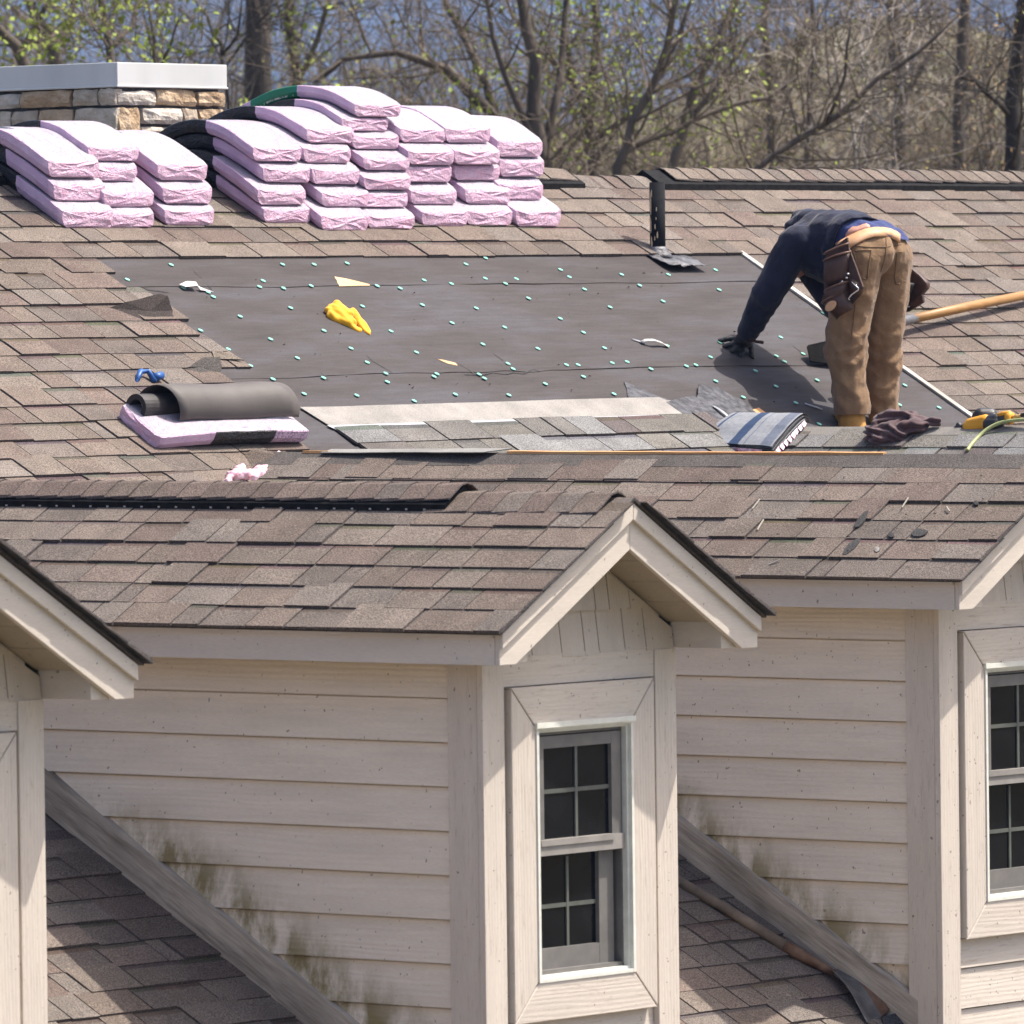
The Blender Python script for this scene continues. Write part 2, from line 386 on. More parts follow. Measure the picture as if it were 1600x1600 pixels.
# lap lines are the sheets' own edges; a few creases and tears in the felt
def ribbon(px, w=.006, lift=.0105, mi=0):
    P = [onroof(*p, lift) for p in px]; b = MB()
    for a, c in zip(P, P[1:]):
        d = (c-a).normalized(); sd = d.cross(Vector(NM))*w*.5
        b.poly([a-sd, c-sd, c+sd, a+sd], mi)
    part('felt_tear', b, M_DARK, roof)
for pl in (((204+.0, 438), (215, 446), (230, 455), (262, 459)), ((302, 426), (316, 440), (330, 455)), ((715, 571), (728, 578), (742, 588)), ((725, 587), (755, 588), (768, 584), (790, 587), (802, 584), (818, 586), (832, 579), (842, 583)), ((572, 558), (580, 566), (612, 585)), ((1238, 543), (1250, 552), (1262, 558)), ((770, 555), (785, 566)), ((500, 585), (512, 596))):
    ribbon(pl, .007)
# green cap nails
caps = [(140+X/3.2, 400+Y/3.2) for X, Y in ((403,55),(960,53),(1118,53),(1283,47),(184,129),(863,135),(845,165),(465,170),(965,172),(1103,160),(1433,160),(1548,172),(588,192),(614,215),(1000,270),(1360,262),(748,313),(550,383),(1167,384),(1502,387),(900,427),(1302,473),(689,477),(1034,521),(1383,543),(800,560),(1476,598),(1165,620),(1484,640),(912,627),(1068,700),(1331,708),(425,297))]
caps += [(600+X/2.909, 380+Y/2.909) for X, Y in ((368,105),(457,77),(945,62),(1158,54),(1388,54),(798,130),(838,163),(456,170),(598,172),(178,178),(548,193),(302,194),(68,214),(1076,152),(1288,152),(1503,131),(907,219),(1158,201),(1519,221),(653,260),(170,290),(415,305),(1023,300),(1264,273),(305,372),(544,392),(797,352),(902,415),(29,410),(445,469),(695,489),(998,486),(1283,475),(143,506),(559,557),(582,581),(825,563),(878,563),(1033,554),(1101,549),(1480,527),(1523,460),(1370,568),(1413,563),(1209,581),(1504,636),(902,616),(729,649),(236,604),(223,616),(428,606),(452,624),(8,600),(11,640),(320,697),(563,700),(1041,695),(133,727))]
caps += [(900+X/2.2857, 220+Y/2.2857) for X, Y in ((728,709),(712,776),(741,796),(638,829),(858,862),(711,884),(497,866),(594,923),(782,943),(1152,950),(1171,880),(1293,960),(1332,938),(808,768),(880,622),(865,1019))]
used = []
b = MB(); n = 10
b.prism([(.0140*math.cos(k*2*math.pi/n), .0140*math.sin(k*2*math.pi/n), .003) for k in range(n)], [(.0148*math.cos(k*2*math.pi/n), .0148*math.sin(k*2*math.pi/n), 0) for k in range(n)])
capme = b.mesh('cap_nail', M_CAP)
for p in caps:
    if any((p[0]-q[0])**2+(p[1]-q[1])**2 < 36 for q in used): continue
    used.append(p); w = onroof(*p, .0125)
    link('cap_nail', capme, roof, basis(w, (1, 0, 0), VM, NM))
# pale strip along the right edge of the stripped area
b = MB(); ya, yb = onroof(1150, 397).y, -4.6; prev = None
for k in range(13):
    y = ya+(yb-ya)*k/12; dx = .006*mnoise.noise(Vector((y*3, 2, 0)))
    cur = [rp(XR_EDGE-.022+dx, y, .010), rp(XR_EDGE+.022+dx*.5, y, .010), rp(XR_EDGE+.022+dx*.5, y, .022), rp(XR_EDGE-.022+dx, y, .022)]
    if prev:
        for i in range(4): b.poly([prev[i], prev[(i+1) % 4], cur[(i+1) % 4], cur[i]])
    else: b.poly(cur)
    prev = cur
b.poly(prev); part('edge_strip', b, M_STRIP, roof)

# new shingles below the felt, with the pale nailing strip above
def quad_piece(name, P, th, m, parent, nrm=NM, label=None, wav=0, nu=10, tone=None):
    b = MB(); A, B, Cc, D = [Vector(p) for p in P]; n = Vector(nrm)
    g = []
    for j in range(3):
        for i in range(nu+1):
            u, v = i/nu, j/2; p = A.lerp(B, u).lerp(D.lerp(Cc, u), v)
            g.append(p+n*(th+wav*fbm((p.x*3, p.y*3, 5), 1)))
    i0 = 0; b.v = [tuple(p) for p in g]+[tuple(p-n*th) for p in g]; k = len(g); w = nu+1
    for j in range(2):
        for i in range(nu): q = j*w+i; b.f.append((q, q+w, q+w+1, q+1)); b.m.append(0); b.t.append(tone)
    ring = list(range(w))+[2*w-1, 3*w-1]+list(range(3*w-2, 2*w-1, -1))+[w]
    for a, c in zip(ring, ring[1:]+ring[:1]): b.f.append((a, c, c+k, a+k)); b.m.append(0); b.t.append(tone)
    o = b.build(name, m, None, False); o.parent = parent
    if parent is house: o.matrix_local = hinv
    if label: o['label'] = label
    return o
R2 = random.Random(5)
ynail0, ynail1 = onroof(700, 634).y, onroof(700, 670).y
xl = lambda y: left_edge(y) or 5.0
quad_piece('starter_strip', [rp(4.93, ynail0, .013), rp(7.83, ynail0+.0, .013), rp(8.0, ynail1, .013), rp(4.98, ynail1, .013)], .004, M_PALE, roof, tone=(.25, .235, .215), wav=.003, label='pale grey nailing strip across the top of the new shingles')
quad_piece('sealant_line', [rp(4.95, ynail1-.035, .0175), rp(7.98, ynail1-.035, .0175), rp(8.0, ynail1-.008, .0175), rp(4.97, ynail1-.008, .0175)], .001, mat('sealant_film', (.30, .305, .33), (.36, .36, .38), 6, .5), roof, wav=.003)
for k in range(4):
    yt = ynail1-.01+k*EXP*COS
    x1 = (8.02, 8.25, 8.38, 8.5)[k]
    course(roof, rp(0, yt), (1, 0, 0), VM, NM, 4.98+.02*k, x1, 'new', NEW, R2, .2+.41*k, lift=.012)
quad_piece('nailing_strip', [rp(7.75, ynail1-.16, .012), rp(7.93, ynail1-.16, .012), rp(8.24, ynail1+.13, .012), rp(8.03, ynail1+.02, .012)], .004, M_PALE, roof, tone=(.26, .245, .225))

# ------------------------------------------------------------------ dormers
W = 1.27; XC = W/2
def zr(x): return 1.335-TAN*abs(x-XC)
EL = -.245
CACHE = {}
def cached(key, fn):
    if key not in CACHE: CACHE[key] = fn()
    return CACHE[key]
def mbbox(*a):
    b = MB(); b.box(*a); return b
def xz_prism(pts, y0, y1):
    b = MB(); b.prism([(x, y1, z) for x, z in pts], [(x, y0, z) for x, z in pts]); return b
def shifted(name, me, parent, loc=(0, 0, 0)): return link(name, me, parent, Matrix.Translation(loc))
def dormer(dx, dy, dz, label, yback, seed, vent=None, simple=False, ycap=(-1.0, .3), bare_ridge=False):
    R = random.Random(seed); off = Vector((dx, dy, dz))
    def yv(z): return Y0-(z+dz)/TAN-dy               # local y where the main roof is at local height z
    # body: walls and the two roof slopes
    b = MB()
    b.prism([(.04, -.42, 1.0), (W-.04, -.42, 1.0), (W-.04, yv(1.0), 1.0), (.04, yv(1.0), 1.0)][::-1], [(.04, -.42, -1.9), (W-.04, -.42, -1.9), (W-.04, yv(1.0), -1.9), (.04, yv(1.0), -1.9)][::-1], 1)
    b.box(.04, .30, -.42, -.05, -1.9, .72, 1); b.box(.965, W-.04, -.42, -.05, -1.9, .72, 1); b.box(.30, .965, -.42, -.05, .43, .72, 1); b.box(.30, .965, -.42, -.05, -1.9, -.66, 1)
    b.prism([(.05, -.045, .68), (W-.05, -.045, .68), (W-.05, -.045, zr(W-.05)-.1), (XC, -.045, zr(XC)-.1), (.05, -.045, zr(.05)-.1)], [(.05, -.3, .68), (W-.05, -.3, .68), (W-.05, -.3, zr(W-.05)-.1), (XC, -.3, zr(XC)-.1), (.05, -.3, zr(.05)-.1)], 1)
    for sgn in (-1, 1):
        xe = XC+sgn*(XC-EL); ze = zr(xe); fy = .293
        a = [(xe, fy, ze), (xe, yv(ze)-.2, ze), (XC, yv(1.335)-.2, 1.335), (XC, fy, 1.335)]
        if sgn > 0: a = a[::-1]
        b.prism(a, [(p[0], p[1], p[2]-.012) for p in a], 0, 2)
    root = b.build('dormer', [M_BASE, M_SID, M_DARK], None); root.parent = house; root.matrix_local = hinv @ Matrix.Translation(off); root['label'] = label
    V = {-1: (-COS, 0, -SIN), 1: (COS, 0, -SIN)}; Nn = {-1: (-SIN, 0, COS), 1: (SIN, 0, COS)}; U = {-1: (0, 1, 0), 1: (0, -1, 0)}
    Ls = (XC-EL)/COS
    for sgn in (-1, 1):
        for k in range(7):
            st = Ls+.022-(k+1)*EXP               # distance down from the ridge of this course's top
            if st < -.05: continue
            if st < .0 : pass
            o = Vector((XC, 0, 1.335))+Vector(V[sgn])*st
            zmid = o.z-EXP*SIN*.5
            fr = .322+R.uniform(-.006, .006)
            if sgn < 0:
                if bare_ridge and k == 6: continue
                if simple and k >= 5: continue
                course(root, o, U[-1], V[-1], Nn[-1], max(yv(zmid)-.05, yback), fr, 'old', OLD, R, fr-R.choice((.3, .5, .75, 1.0)), lift=.002)
            elif k < 7:
                course(root, o, U[1], V[1], Nn[1], -fr, -fr+.6, 'old', OLD, R, -fr+.6, lift=.002)
    # ridge caps
    def capmesh(hw, key):
        b = MB(); c = random.Random(key).choice(OLD); L = .24
        q = (.10, .085, .08)
        prof = [(-hw*COS, -hw*SIN), (-.035, -.012), (0, -.004), (.035, -.012), (hw*COS, -hw*SIN)]
        for (x0, z0), (x1, z1) in zip(prof, prof[1:]):
            A = [(x0, 0, z0+.016), (x1, 0, z1+.016), (x1, -L, z1+.004), (x0, -L, z0+.004)]
            b.poly(A, 0, c); b.poly([(x0, 0, z0+.009), (x1, 0, z1+.009), A[1], A[0]], 0, q)
        for x, z in (prof[0], prof[-1]): b.poly([(x, 0, z+.009), (x, -L, z-.002), (x, -L, z+.004), (x, 0, z+.016)], 0, q)
        return b.mesh('ridge_cap', [M_SH])
    def lay_caps(ya, yb, lift, hw, step=.137):
        y = ya
        while y < yb:
            key = ('cap', hw, R.randrange(8)); me = cached(key, lambda: capmesh(hw, key[2]*3+1))
            m = Matrix.Translation((XC, y, 1.34+lift)) @ Matrix.Rotation(R.uniform(-.03, .03), 4, 'Z'); link('ridge_cap', me, root, m); y += step
    if vent:
        yv0, yv1 = vent
        b = MB(); hw = .15
        ys = np.arange(yv0, yv1+.001, (yv1-yv0)/14)
        for ya, yb in zip(ys, ys[1:]):
            lf = [.002*mnoise.noise(Vector((q*2, 3, 0))) for q in (ya, yb)]
            for sg in (-1, 1):
                P = [(XC+sg*hw*COS, ya, 1.345-hw*SIN), (XC+sg*hw*COS, yb, 1.345-hw*SIN), (XC+sg*hw*COS, yb, 1.379-hw*SIN+lf[1]), (XC+sg*hw*COS, ya, 1.379-hw*SIN+lf[0])]
                T = [P[3], P[2], (XC, yb, 1.38), (XC, ya, 1.38)]
                if sg > 0: P, T = P[::-1], T[::-1]
                b.poly(P); b.poly(T)
                e = [(XC+sg*(hw*COS+.016), ya, 1.338-hw*SIN), (XC+sg*(hw*COS+.016), yb, 1.338-hw*SIN), P[1] if sg < 0 else P[2], P[0] if sg < 0 else P[3]]
                b.poly(e)
        b.poly([(XC-hw*COS, yv1, 1.345-hw*SIN), (XC-hw*COS, yv1, 1.379-hw*SIN), (XC, yv1, 1.38), (XC+hw*COS, yv1, 1.379-hw*SIN), (XC+hw*COS, yv1, 1.345-hw*SIN), (XC, yv1, 1.335)])
        vo = b.build('ridge_vent', M_VENT, root)
        b = MB()
        for y in np.arange(yv0+.05, yv1-.04, .098): b.box(XC-hw*COS-.004, XC-hw*COS+.002, y-.005, y+.005, 1.355-hw*SIN, 1.362-hw*SIN)
        o = b.build('vent_nail', M_NAIL, vo); o['kind'] = 'stuff'
        lay_caps(yv0+.1, yv1+.03, .042, .135); lay_caps(yv1+.12, .30, .008, .165)
    if simple: return root, R
    # siding boards of the viewer's side
    bz = [.537-.18*k for k in range(-1, 13)]
    for k, z0 in enumerate(bz):
        z1 = min(z0+.18, .69)
        if z0 > .68: continue
        y1 = -.188; zs = lambda z: max(yv(z-.20)-.02, yback)
        ya0, ya1 = zs(z0), zs(z1)
        if ya0 > y1-.05: break
        def mk(z0=z0, z1=z1, ya0=ya0, ya1=ya1):
            b = MB(); jo = .0
            b.prism([(.010, ya0, z0), (.010, y1, z0), (.030, y1, z1-.007), (.030, ya1, z1-.007)][::-1], [(.036, ya0, z0), (.036, y1, z0), (.036, y1, z1-.007), (.036, ya1, z1-.007)][::-1]); return b.mesh('siding_board', M_SID)
        o = shifted('siding_board', mk(), root)
    # skirt board along the roof line
    b = MB(); yA, yB = max(yv(.685), yback), -.188
    zb = lambda y: (zm(y+dy)-dz)
    b.prism([(-.004, yA, zb(yA)+.012), (-.004, yB+.05, zb(yB+.05)+.012), (-.004, yB+.05, zb(yB+.05)+.19), (-.004, yA, zb(yA)+.19)][::-1], [(.03, yA, zb(yA)+.012), (.03, yB+.05, zb(yB+.05)+.012), (.03, yB+.05, zb(yB+.05)+.196), (.03, yA, zb(yA)+.196)][::-1])
    b.build('skirt_board', M_SKIRT, root)
    # corner boards
    zlow = -1.75
    for nm, bx in (('a', (-.001, .03, -.186, -.031, zb(-.18)+.01, .689)), ('b', (-.003, .137, -.03, 0, zlow, .689)), ('c', (W-.137, W+.003, -.03, 0, zlow, .689))):
        me = cached(('cb', nm, round(bx[4], 3)), lambda: mbbox(*bx).mesh('corner_board', M_TRIM)); bevel(link('corner_board', me, root), .002, 1)
    b = MB(); b.box(-.001, .03, -.19, .0, zlow, zb(-.18)+.008); b.build('corner_board', M_TRIM, root)
    # front siding below and behind the window casing
    for k in range(-1, 14):
        z0 = .537-.18*k-.02; z1 = z0+.18
        if z0 < -1.8 or z0 > .5: continue
        for j, (x0, x1) in enumerate(((.138, W-.138),) if z1 < -.64 else ((.138, .29), (.98, W-.138))):
            def mk():
                b = MB(); zt = min(z1-.007, .575)
                b.prism([(x0, -.024, z0), (x1, -.024, z0), (x1, -.036, zt), (x0, -.036, zt)], [(x0, -.049, z0), (x1, -.049, z0), (x1, -.049, zt), (x0, -.049, zt)]); return b.mesh('siding_board', M_TRIMH)
            shifted('siding_board', cached(('fs', k, j), mk), root)
    # frieze band and mitred casing
    shifted('frieze_board', cached('frz', lambda: mbbox(.138, W-.138, -.04, -.008, .578, .70).mesh('frieze_board', M_TRIMH)), root)
    xo0, xo1, zo0, zo1, xi0, xi1, zi0, zi1 = .160, 1.102, -.795, .574, .319, .947, -.632, .404
    quads = {'t': ([(xo0, zo1), (xo1, zo1), (xi1, zi1), (xi0, zi1)], M_TRIMH), 'b': ([(xo0, zo0), (xi0, zi0), (xi1, zi0), (xo1, zo0)], M_TRIMH), 'l': ([(xo0, zo0), (xo0, zo1), (xi0, zi1), (xi0, zi0)], M_TRIM), 'r': ([(xo1, zo0), (xi1, zi0), (xi1, zi1), (xo1, zo1)], M_TRIM)}
    for q, (pts, m) in quads.items():
        def mk():
            cx, cz = sum(p[0] for p in pts)/4, sum(p[1] for p in pts)/4
            P = [(p[0]+(cx-p[0])*.004, p[1]+(cz-p[1])*.008) for p in pts]
            return xz_prism(P, -.04, .018).mesh('casing_board', m)
        bevel(shifted('casing_board', cached(('cas', q), mk), root), .003, 1)
    # window
    def wframe():
        b = MB()
        for y0, y1, i, w in ((-.012, .024, 0, .015), (-.02, .006, .0145, .012)):
            x0, x1, z0, z1 = xi0-.004+i, xi1+.004-i, zi0-.004+i, zi1+.004-i
            b.box(x0, x0+w, y0, y1, z0, z1); b.box(x1-w, x1, y0, y1, z0, z1); b.box(x0+w, x1-w, y0, y1-.001, z1-w, z1); b.box(x0+w, x1-w, y0, y1-.001, z0, z0+w)
        b.box(xi0-.012, xi1+.012, .018, .034, zi1-.002, zi1+.02)
        return b.mesh('window_frame', M_WHITE)
    def wjamb():
        b = MB()
        for x0, x1, z0, z1 in ((xi0, xi0+.036, zi0, zi1), (xi1-.030, xi1, zi0, zi1), (xi0, xi1, zi1-.036, zi1), (xi0, xi1, zi0, zi0+.04)): b.box(x0, x1, -.115, -.0205, z0, z1)
        return b.mesh('window_jamb', M_SASH)
    shifted('window_jamb', cached('wj', wjamb), root)
    shifted('window_frame', cached('wf', wframe), root)
    xa, xb, za, zb_ = xi0+.04, xi1-.04, zi0+.04, zi1-.04; zmid = -.088
    def sash(x0, x1, z0, z1, y, st, sb):
        b = MB(); b.box(x0, x0+.042, y-.03, y, z0, z1); b.box(x1-st, x1, y-.03, y, z0, z1); b.box(x0+.042, x1-st, y-.031, y-.001, z1-.05, z1); b.box(x0+.042, x1-st, y-.031, y-.001, z0, z0+sb); return b
    shifted('sash', cached('su', lambda: sash(xa, xb, zmid-.02, zb_, -.012, .06, .045).mesh('sash', M_SASH)), root)
    shifted('sash', cached('sl', lambda: sash(xa, xb-.014, za, zmid+.01, -.046, .095, .085).mesh('sash', M_SASH)), root)
    def rail():
        b = MB(); b.box(xa, xb+.010, -.032, -.004, zmid-.035, zmid+.028); b.box(xa+.005, xb-.06, -.029, .003, zmid+.005, zmid+.03); return b.mesh('meeting_rail', M_WHITE if False else M_RAIL)
    shifted('meeting_rail', cached('mr', rail), root)
    shifted('window_pane', cached('pu', lambda: mbbox(xa+.03, xb-.05, -.040, -.030, zmid, zb_-.03).mesh('window_pane', M_GLASS)), root)
    shifted('window_pane', cached('pl', lambda: mbbox(xa+.03, xb-.09, -.074, -.066, za+.05, zmid-.02).mesh('window_pane', M_GLASS)), root)
    for q, bx in enumerate(((.62, .636, -.031, -.023, zmid+.03, zb_-.05), (xa+.042, xb-.06, -.0325, -.0245, .128, .145), (.600, .615, -.067, -.059, za+.085, zmid-.05), (xa+.042, xb-.109, -.0685, -.0605, -.345, -.328))):
        shifted('muntin', cached(('mu', q), lambda: mbbox(*bx).mesh('muntin', M_MUNT)), root)
    shifted('dark_room_box', cached('wl', lambda: mbbox(xi0, xi1, -.35, -.105, zi0, zi1).mesh('dark_room_box', M_GLASS)), root)  # solid near-black box added as the dark of the unlit room
    # gable shingles
    rows = ((.688, .91, (-.0, .14, .331, .525, .677, .772, .943, 1.085, 1.272)), (.867, 1.06, (.2, .36, .55, .75, .841, .98, 1.091, 1.2)), (1.036, 1.2, (.45, .60, .845, .95)))
    for q, (z0, z1, xs) in enumerate(rows):
        for i, (x0, x1) in enumerate(zip(xs, xs[1:])):
            def mk():
                j = random.Random(q*31+i).uniform(-.008, .008); g = .003; a, c = x0+g, x1-g; zt = lambda x: min(z1, zr(x)-.19)
                top = [(c, zt(c))]+([(XC, zt(XC))] if a < XC < c else [])+[(a, zt(a))]
                bot = [(a, z0+j), (c, z0+j)]
                if zt(a) < z0+j or zt(c) < z0+j:
                    # shingle cut by the rake: keep what lies below it
                    xcut = XC+math.copysign((1.335-.19-z0-j)/TAN, (a+c)/2-XC)
                    if a < XC: a = max(a, xcut)
                    else: c = min(c, xcut)
                    if c-a < .02: return None
                    top = [(c, max(zt(c), z0+j+.001)), (a, max(zt(a), z0+j+.001))]; bot = [(a, z0+j), (c, z0+j)]
                b = MB(); dep = .006*(2-q) if False else 0
                yy = lambda z: -.006-(z-z0)*.13
                b.prism([(x, yy(z), z) for x, z in bot+top], [(x, -.044, z) for x, z in bot+top]); return b.mesh('gable_shingle', M_GAB)
            me = cached(('gs', q, i), mk)
            if me: shifted('gable_shingle', me, root)
    # rakes, upper trim, returns, soffit
    fx = -.217; RB = .212
    for sg in (-1, 1):
        f = (lambda x: x) if sg < 0 else (lambda x: 2*XC-x)
        def rk():
            xb_ = XC-(1.335-RB-.687)/TAN
            P = [(fx, .687), (xb_, .687), (XC-.0006, 1.335-RB), (XC-.0006, 1.313), (fx, zr(fx)-.022)]
            P = [(f(x), z) for x, z in P]; P = P if sg < 0 else P[::-1]
            return xz_prism(P, .243, .266).mesh('rake_board', M_FASC)
        bevel(link('rake_board', cached(('rk', sg), rk), root), .002, 1)
        def ut():
            P = [(fx-.004, zr(fx)-.024-.062), (XC-.0006, 1.313-.068), (XC-.0006, 1.312), (fx-.004, zr(fx)-.025)]
            P = [(f(x), z) for x, z in P]; P = P if sg < 0 else P[::-1]
            return xz_prism(P, .2665, .286).mesh('rake_trim', M_FASC)
        bevel(link('rake_trim', cached(('ut', sg), ut), root), .002, 1)
        def rb():
            P = [(fx+.004, .69), (-.006, .69), (-.006, .812), (fx+.004, .80)]
            P = [(f(x), z) for x, z in P]; P = P if sg < 0 else P[::-1]
            return xz_prism(P, -.03, .238).mesh('eave_return', M_FASC)
        bevel(link('eave_return', cached(('rb', sg), rb), root), .002, 1)
        # soffit panels under the overhang
        xs = [0.0, .155, .31, .465, XC]
        for i, (x0, x1) in enumerate(zip(xs, xs[1:])):
            def sp():
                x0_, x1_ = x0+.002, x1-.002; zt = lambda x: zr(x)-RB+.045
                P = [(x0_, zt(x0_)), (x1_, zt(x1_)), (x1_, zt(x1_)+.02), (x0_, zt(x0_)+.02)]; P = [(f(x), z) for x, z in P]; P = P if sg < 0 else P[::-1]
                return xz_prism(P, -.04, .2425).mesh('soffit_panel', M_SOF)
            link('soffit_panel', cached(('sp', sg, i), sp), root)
    # eave fascia and soffit along the viewer's side
    yb_ = max(yback, yv(.7))
    for sg in (-1, 1):
        f = (lambda x: x) if sg < 0 else (lambda x: 2*XC-x)
        def fb(x0, x1, z0, z1, ya, yb2):
            b = MB(); a, c = sorted((f(x0), f(x1))); b.box(a, c, ya, yb2, z0, z1); return b
        fb(fx-.002, fx+.02, .687, .797, yb_, .2425).build('fascia_board', M_FASC, root)
        fb(fx-.020, fx+.006, .7975, .822, yb_, .2425).build('fascia_trim', M_FASC, root)
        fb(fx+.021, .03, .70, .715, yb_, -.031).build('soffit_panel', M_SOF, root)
    return root, R
M_RAIL = mat('meeting_rail_vinyl', (.22, .205, .185), (.28, .26, .235), 12, .6)
dC, _ = dormer(0, 0, 0, 'nearest whole dormer in the middle with black ridge vent', -4.0, 3, vent=(-3.7, -.60))
dR, _ = dormer(3.52, -.27, .08, 'dormer at the right with its ridge cap torn off', -4.6, 5, bare_ridge=True)
dL, _ = dormer(-3.89, 0, -.025, 'dormer at the left edge showing only its right rake', -1.2, 8)
dF, RF = dormer(7.45, -.45, .12, 'farthest dormer behind, only its ridge newly shingled in view', -6.4, 9, simple=True)
# ------------------------------------------------------------------ main ridge: vent, caps
R = random.Random(21)
def ridge_cap_mesh(key, hw=.15):
    b = MB(); c = random.Random(key).choice(OLD); L = .25; q = (.10, .085, .08)
    prof = [(-hw*COS, -hw*SIN), (-.03, -.012), (0, -.004), (.03, -.012), (hw*COS, -hw*SIN)]
    for (y0, z0), (y1, z1) in zip(prof, prof[1:]):
        A = [(0, y0, z0+.016), (0, y1, z1+.016), (L, y1, z1+.004), (L, y0, z0+.004)]
        b.poly(A[::-1], 0, c); b.poly([(0, y0, z0+.009), (0, y1, z1+.009), A[1], A[0]], 0, q)
    for y, z in (prof[0], prof[-1]): b.poly([(0, y, z+.009), (L, y, z-.002), (L, y, z+.004), (0, y, z+.016)], 0, q)
    return b.mesh('ridge_cap', [M_SH])
RCAP = [ridge_cap_mesh(k) for k in range(8)]; RCAPW = [ridge_cap_mesh(k+8, .135) for k in range(8)]
xv = [hit(p, 268, (0, YR, 0), (0, 1, 0)).x for p in (-60, 884, 1000, 1680)]
def main_vent(x0, x1):
    b = MB(); hw = .16; n = max(2, int((x1-x0)/.4)); xs = [x0+(x1-x0)*k/n for k in range(n+1)]
    for xa, xb in zip(xs, xs[1:]):
        la, lb = .003*mnoise.noise(Vector((xa, 1, 0))), .003*mnoise.noise(Vector((xb, 1, 0)))
        for sg in (-1, 1):
            y = YR+sg*hw*COS; z = ZR-hw*SIN
            P = [(xa, y, z+.004), (xb, y, z+.004), (xb, y, z+.052+lb), (xa, y, z+.052+la)]; T = [P[3], P[2], (xb, YR, ZR+.055), (xa, YR, ZR+.055)]
            F = [(xa, y+sg*.02, z-.004), (xb, y+sg*.02, z-.004), (xb, y, z+.006), (xa, y, z+.006)]
            for q in (P, T, F): b.poly(q if sg > 0 else q[::-1])
    for x in (x0, x1):
        b.poly([(x, YR-hw*COS, ZR-hw*SIN), (x, YR-hw*COS, ZR-hw*SIN+.052), (x, YR, ZR+.055), (x, YR+hw*COS, ZR-hw*SIN+.052), (x, YR+hw*COS, ZR-hw*SIN)])
    return part('ridge_vent', b, M_VENT, roof)
v1 = main_vent(xv[0], xv[1]); v2 = main_vent(xv[2]+.02, xv[3])
for x0, x1, lift, lst in ((xv[0], xv[1]-.28, .058, RCAPW), (xv[1]+.02, xv[2]+.1, .012, RCAP), (xv[2]+.18, xv[3], .058, RCAPW)):
    x = x0
    while x < x1:
        link('ridge_cap', R.choice(lst), roof, Matrix.Translation((x, YR, ZR+lift+R.uniform(-.002, .003))) @ Matrix.Rotation(R.uniform(-.03, .03), 4, 'Z')); x += .137

# ------------------------------------------------------------------ vent pipe with lead flashing
pb = onroof(1028, 398); pr = .043
b = MB(); b.tube([pb+Vector((0, 0, -.1)), pb+Vector((0, 0, .40))], pr, 20)
b.tube([pb+Vector((0, 0, .40)), pb+Vector((0, 0, .392))], [pr*.8, pr*.8], 20)
pipe = part('vent_pipe', b, M_PIPE, roof, True)
for p in pipe.data.polygons:
    if len(p.vertices) > 4: p.use_smooth = False
b = MB(); Rp = random.Random(4)
pdir = Vector((-CF[0], -CF[1], 0)).normalized(); pside = Vector((0, 0, 1)).cross(pdir)
for ang, z, w, h in ((.15, .25, .006, .03), (.2, .20, .005, .018), (.35, .155, .006, .03), (.05, .11, .008, .05), (.4, .09, .005, .03), (.95, .07, .01, .07), (1.05, .16, .012, .12), (1.0, .28, .012, .16), (.85, .06, .01, .04), (.8, .34, .008, .05)):
    pts = []
    for k in range(7):
        t = k*2*math.pi/7; a = ang+w/pr*math.cos(t)*Rp.uniform(.7, 1.2)*.6; zz = z+h*.5*math.sin(t)*Rp.uniform(.7, 1.2)
        pts.append(pb+pdir*(math.cos(a)*(pr+.0012))+pside*(math.sin(a)*(pr+.0012))+Vector((0, 0, zz)))
    b.poly(pts)
o = part('bare_patch', b, M_PIPEC, pipe); o['kind'] = 'stuff'
b = MB(); b.tube([pb+Vector((0, 0, z)) for z in (-.02, .0, .015, .03, .045)], [.085, .075, .062, .055, .047], 20, caps=False)
# crumpled skirt: a warped sheet lifted off the felt at its lower edge
n1, n2 = 14, 10; g = []
for j in range(n2+1):
    for i in range(n1+1):
        u, v = i/n1-.5, j/n2; w = .008+.055*max(0, v-.25)+.014*fbm((u*6, v*5, 2), 1)
        x = u*(.36-.05*v)+.02*math.sin(v*5)+.06*v*v; y = -.06+v*.27
        g.append(Vector((pb.x, pb.y, zm(pb.y)))+Vector((1, 0, 0))*x+Vector(VM)*y+Vector(NM)*w)
i0 = len(b.v); b.v += [tuple(p) for p in g]
for j in range(n2):
    for i in range(n1): q = i0+j*(n1+1)+i; b.f.append((q, q+n1+1, q+n1+2, q+1)); b.m.append(0); b.t.append(None)
o = part('pipe_flashing', b, M_LEAD, roof, True); o.modifiers.new('thick', 'SOLIDIFY').thickness = .003

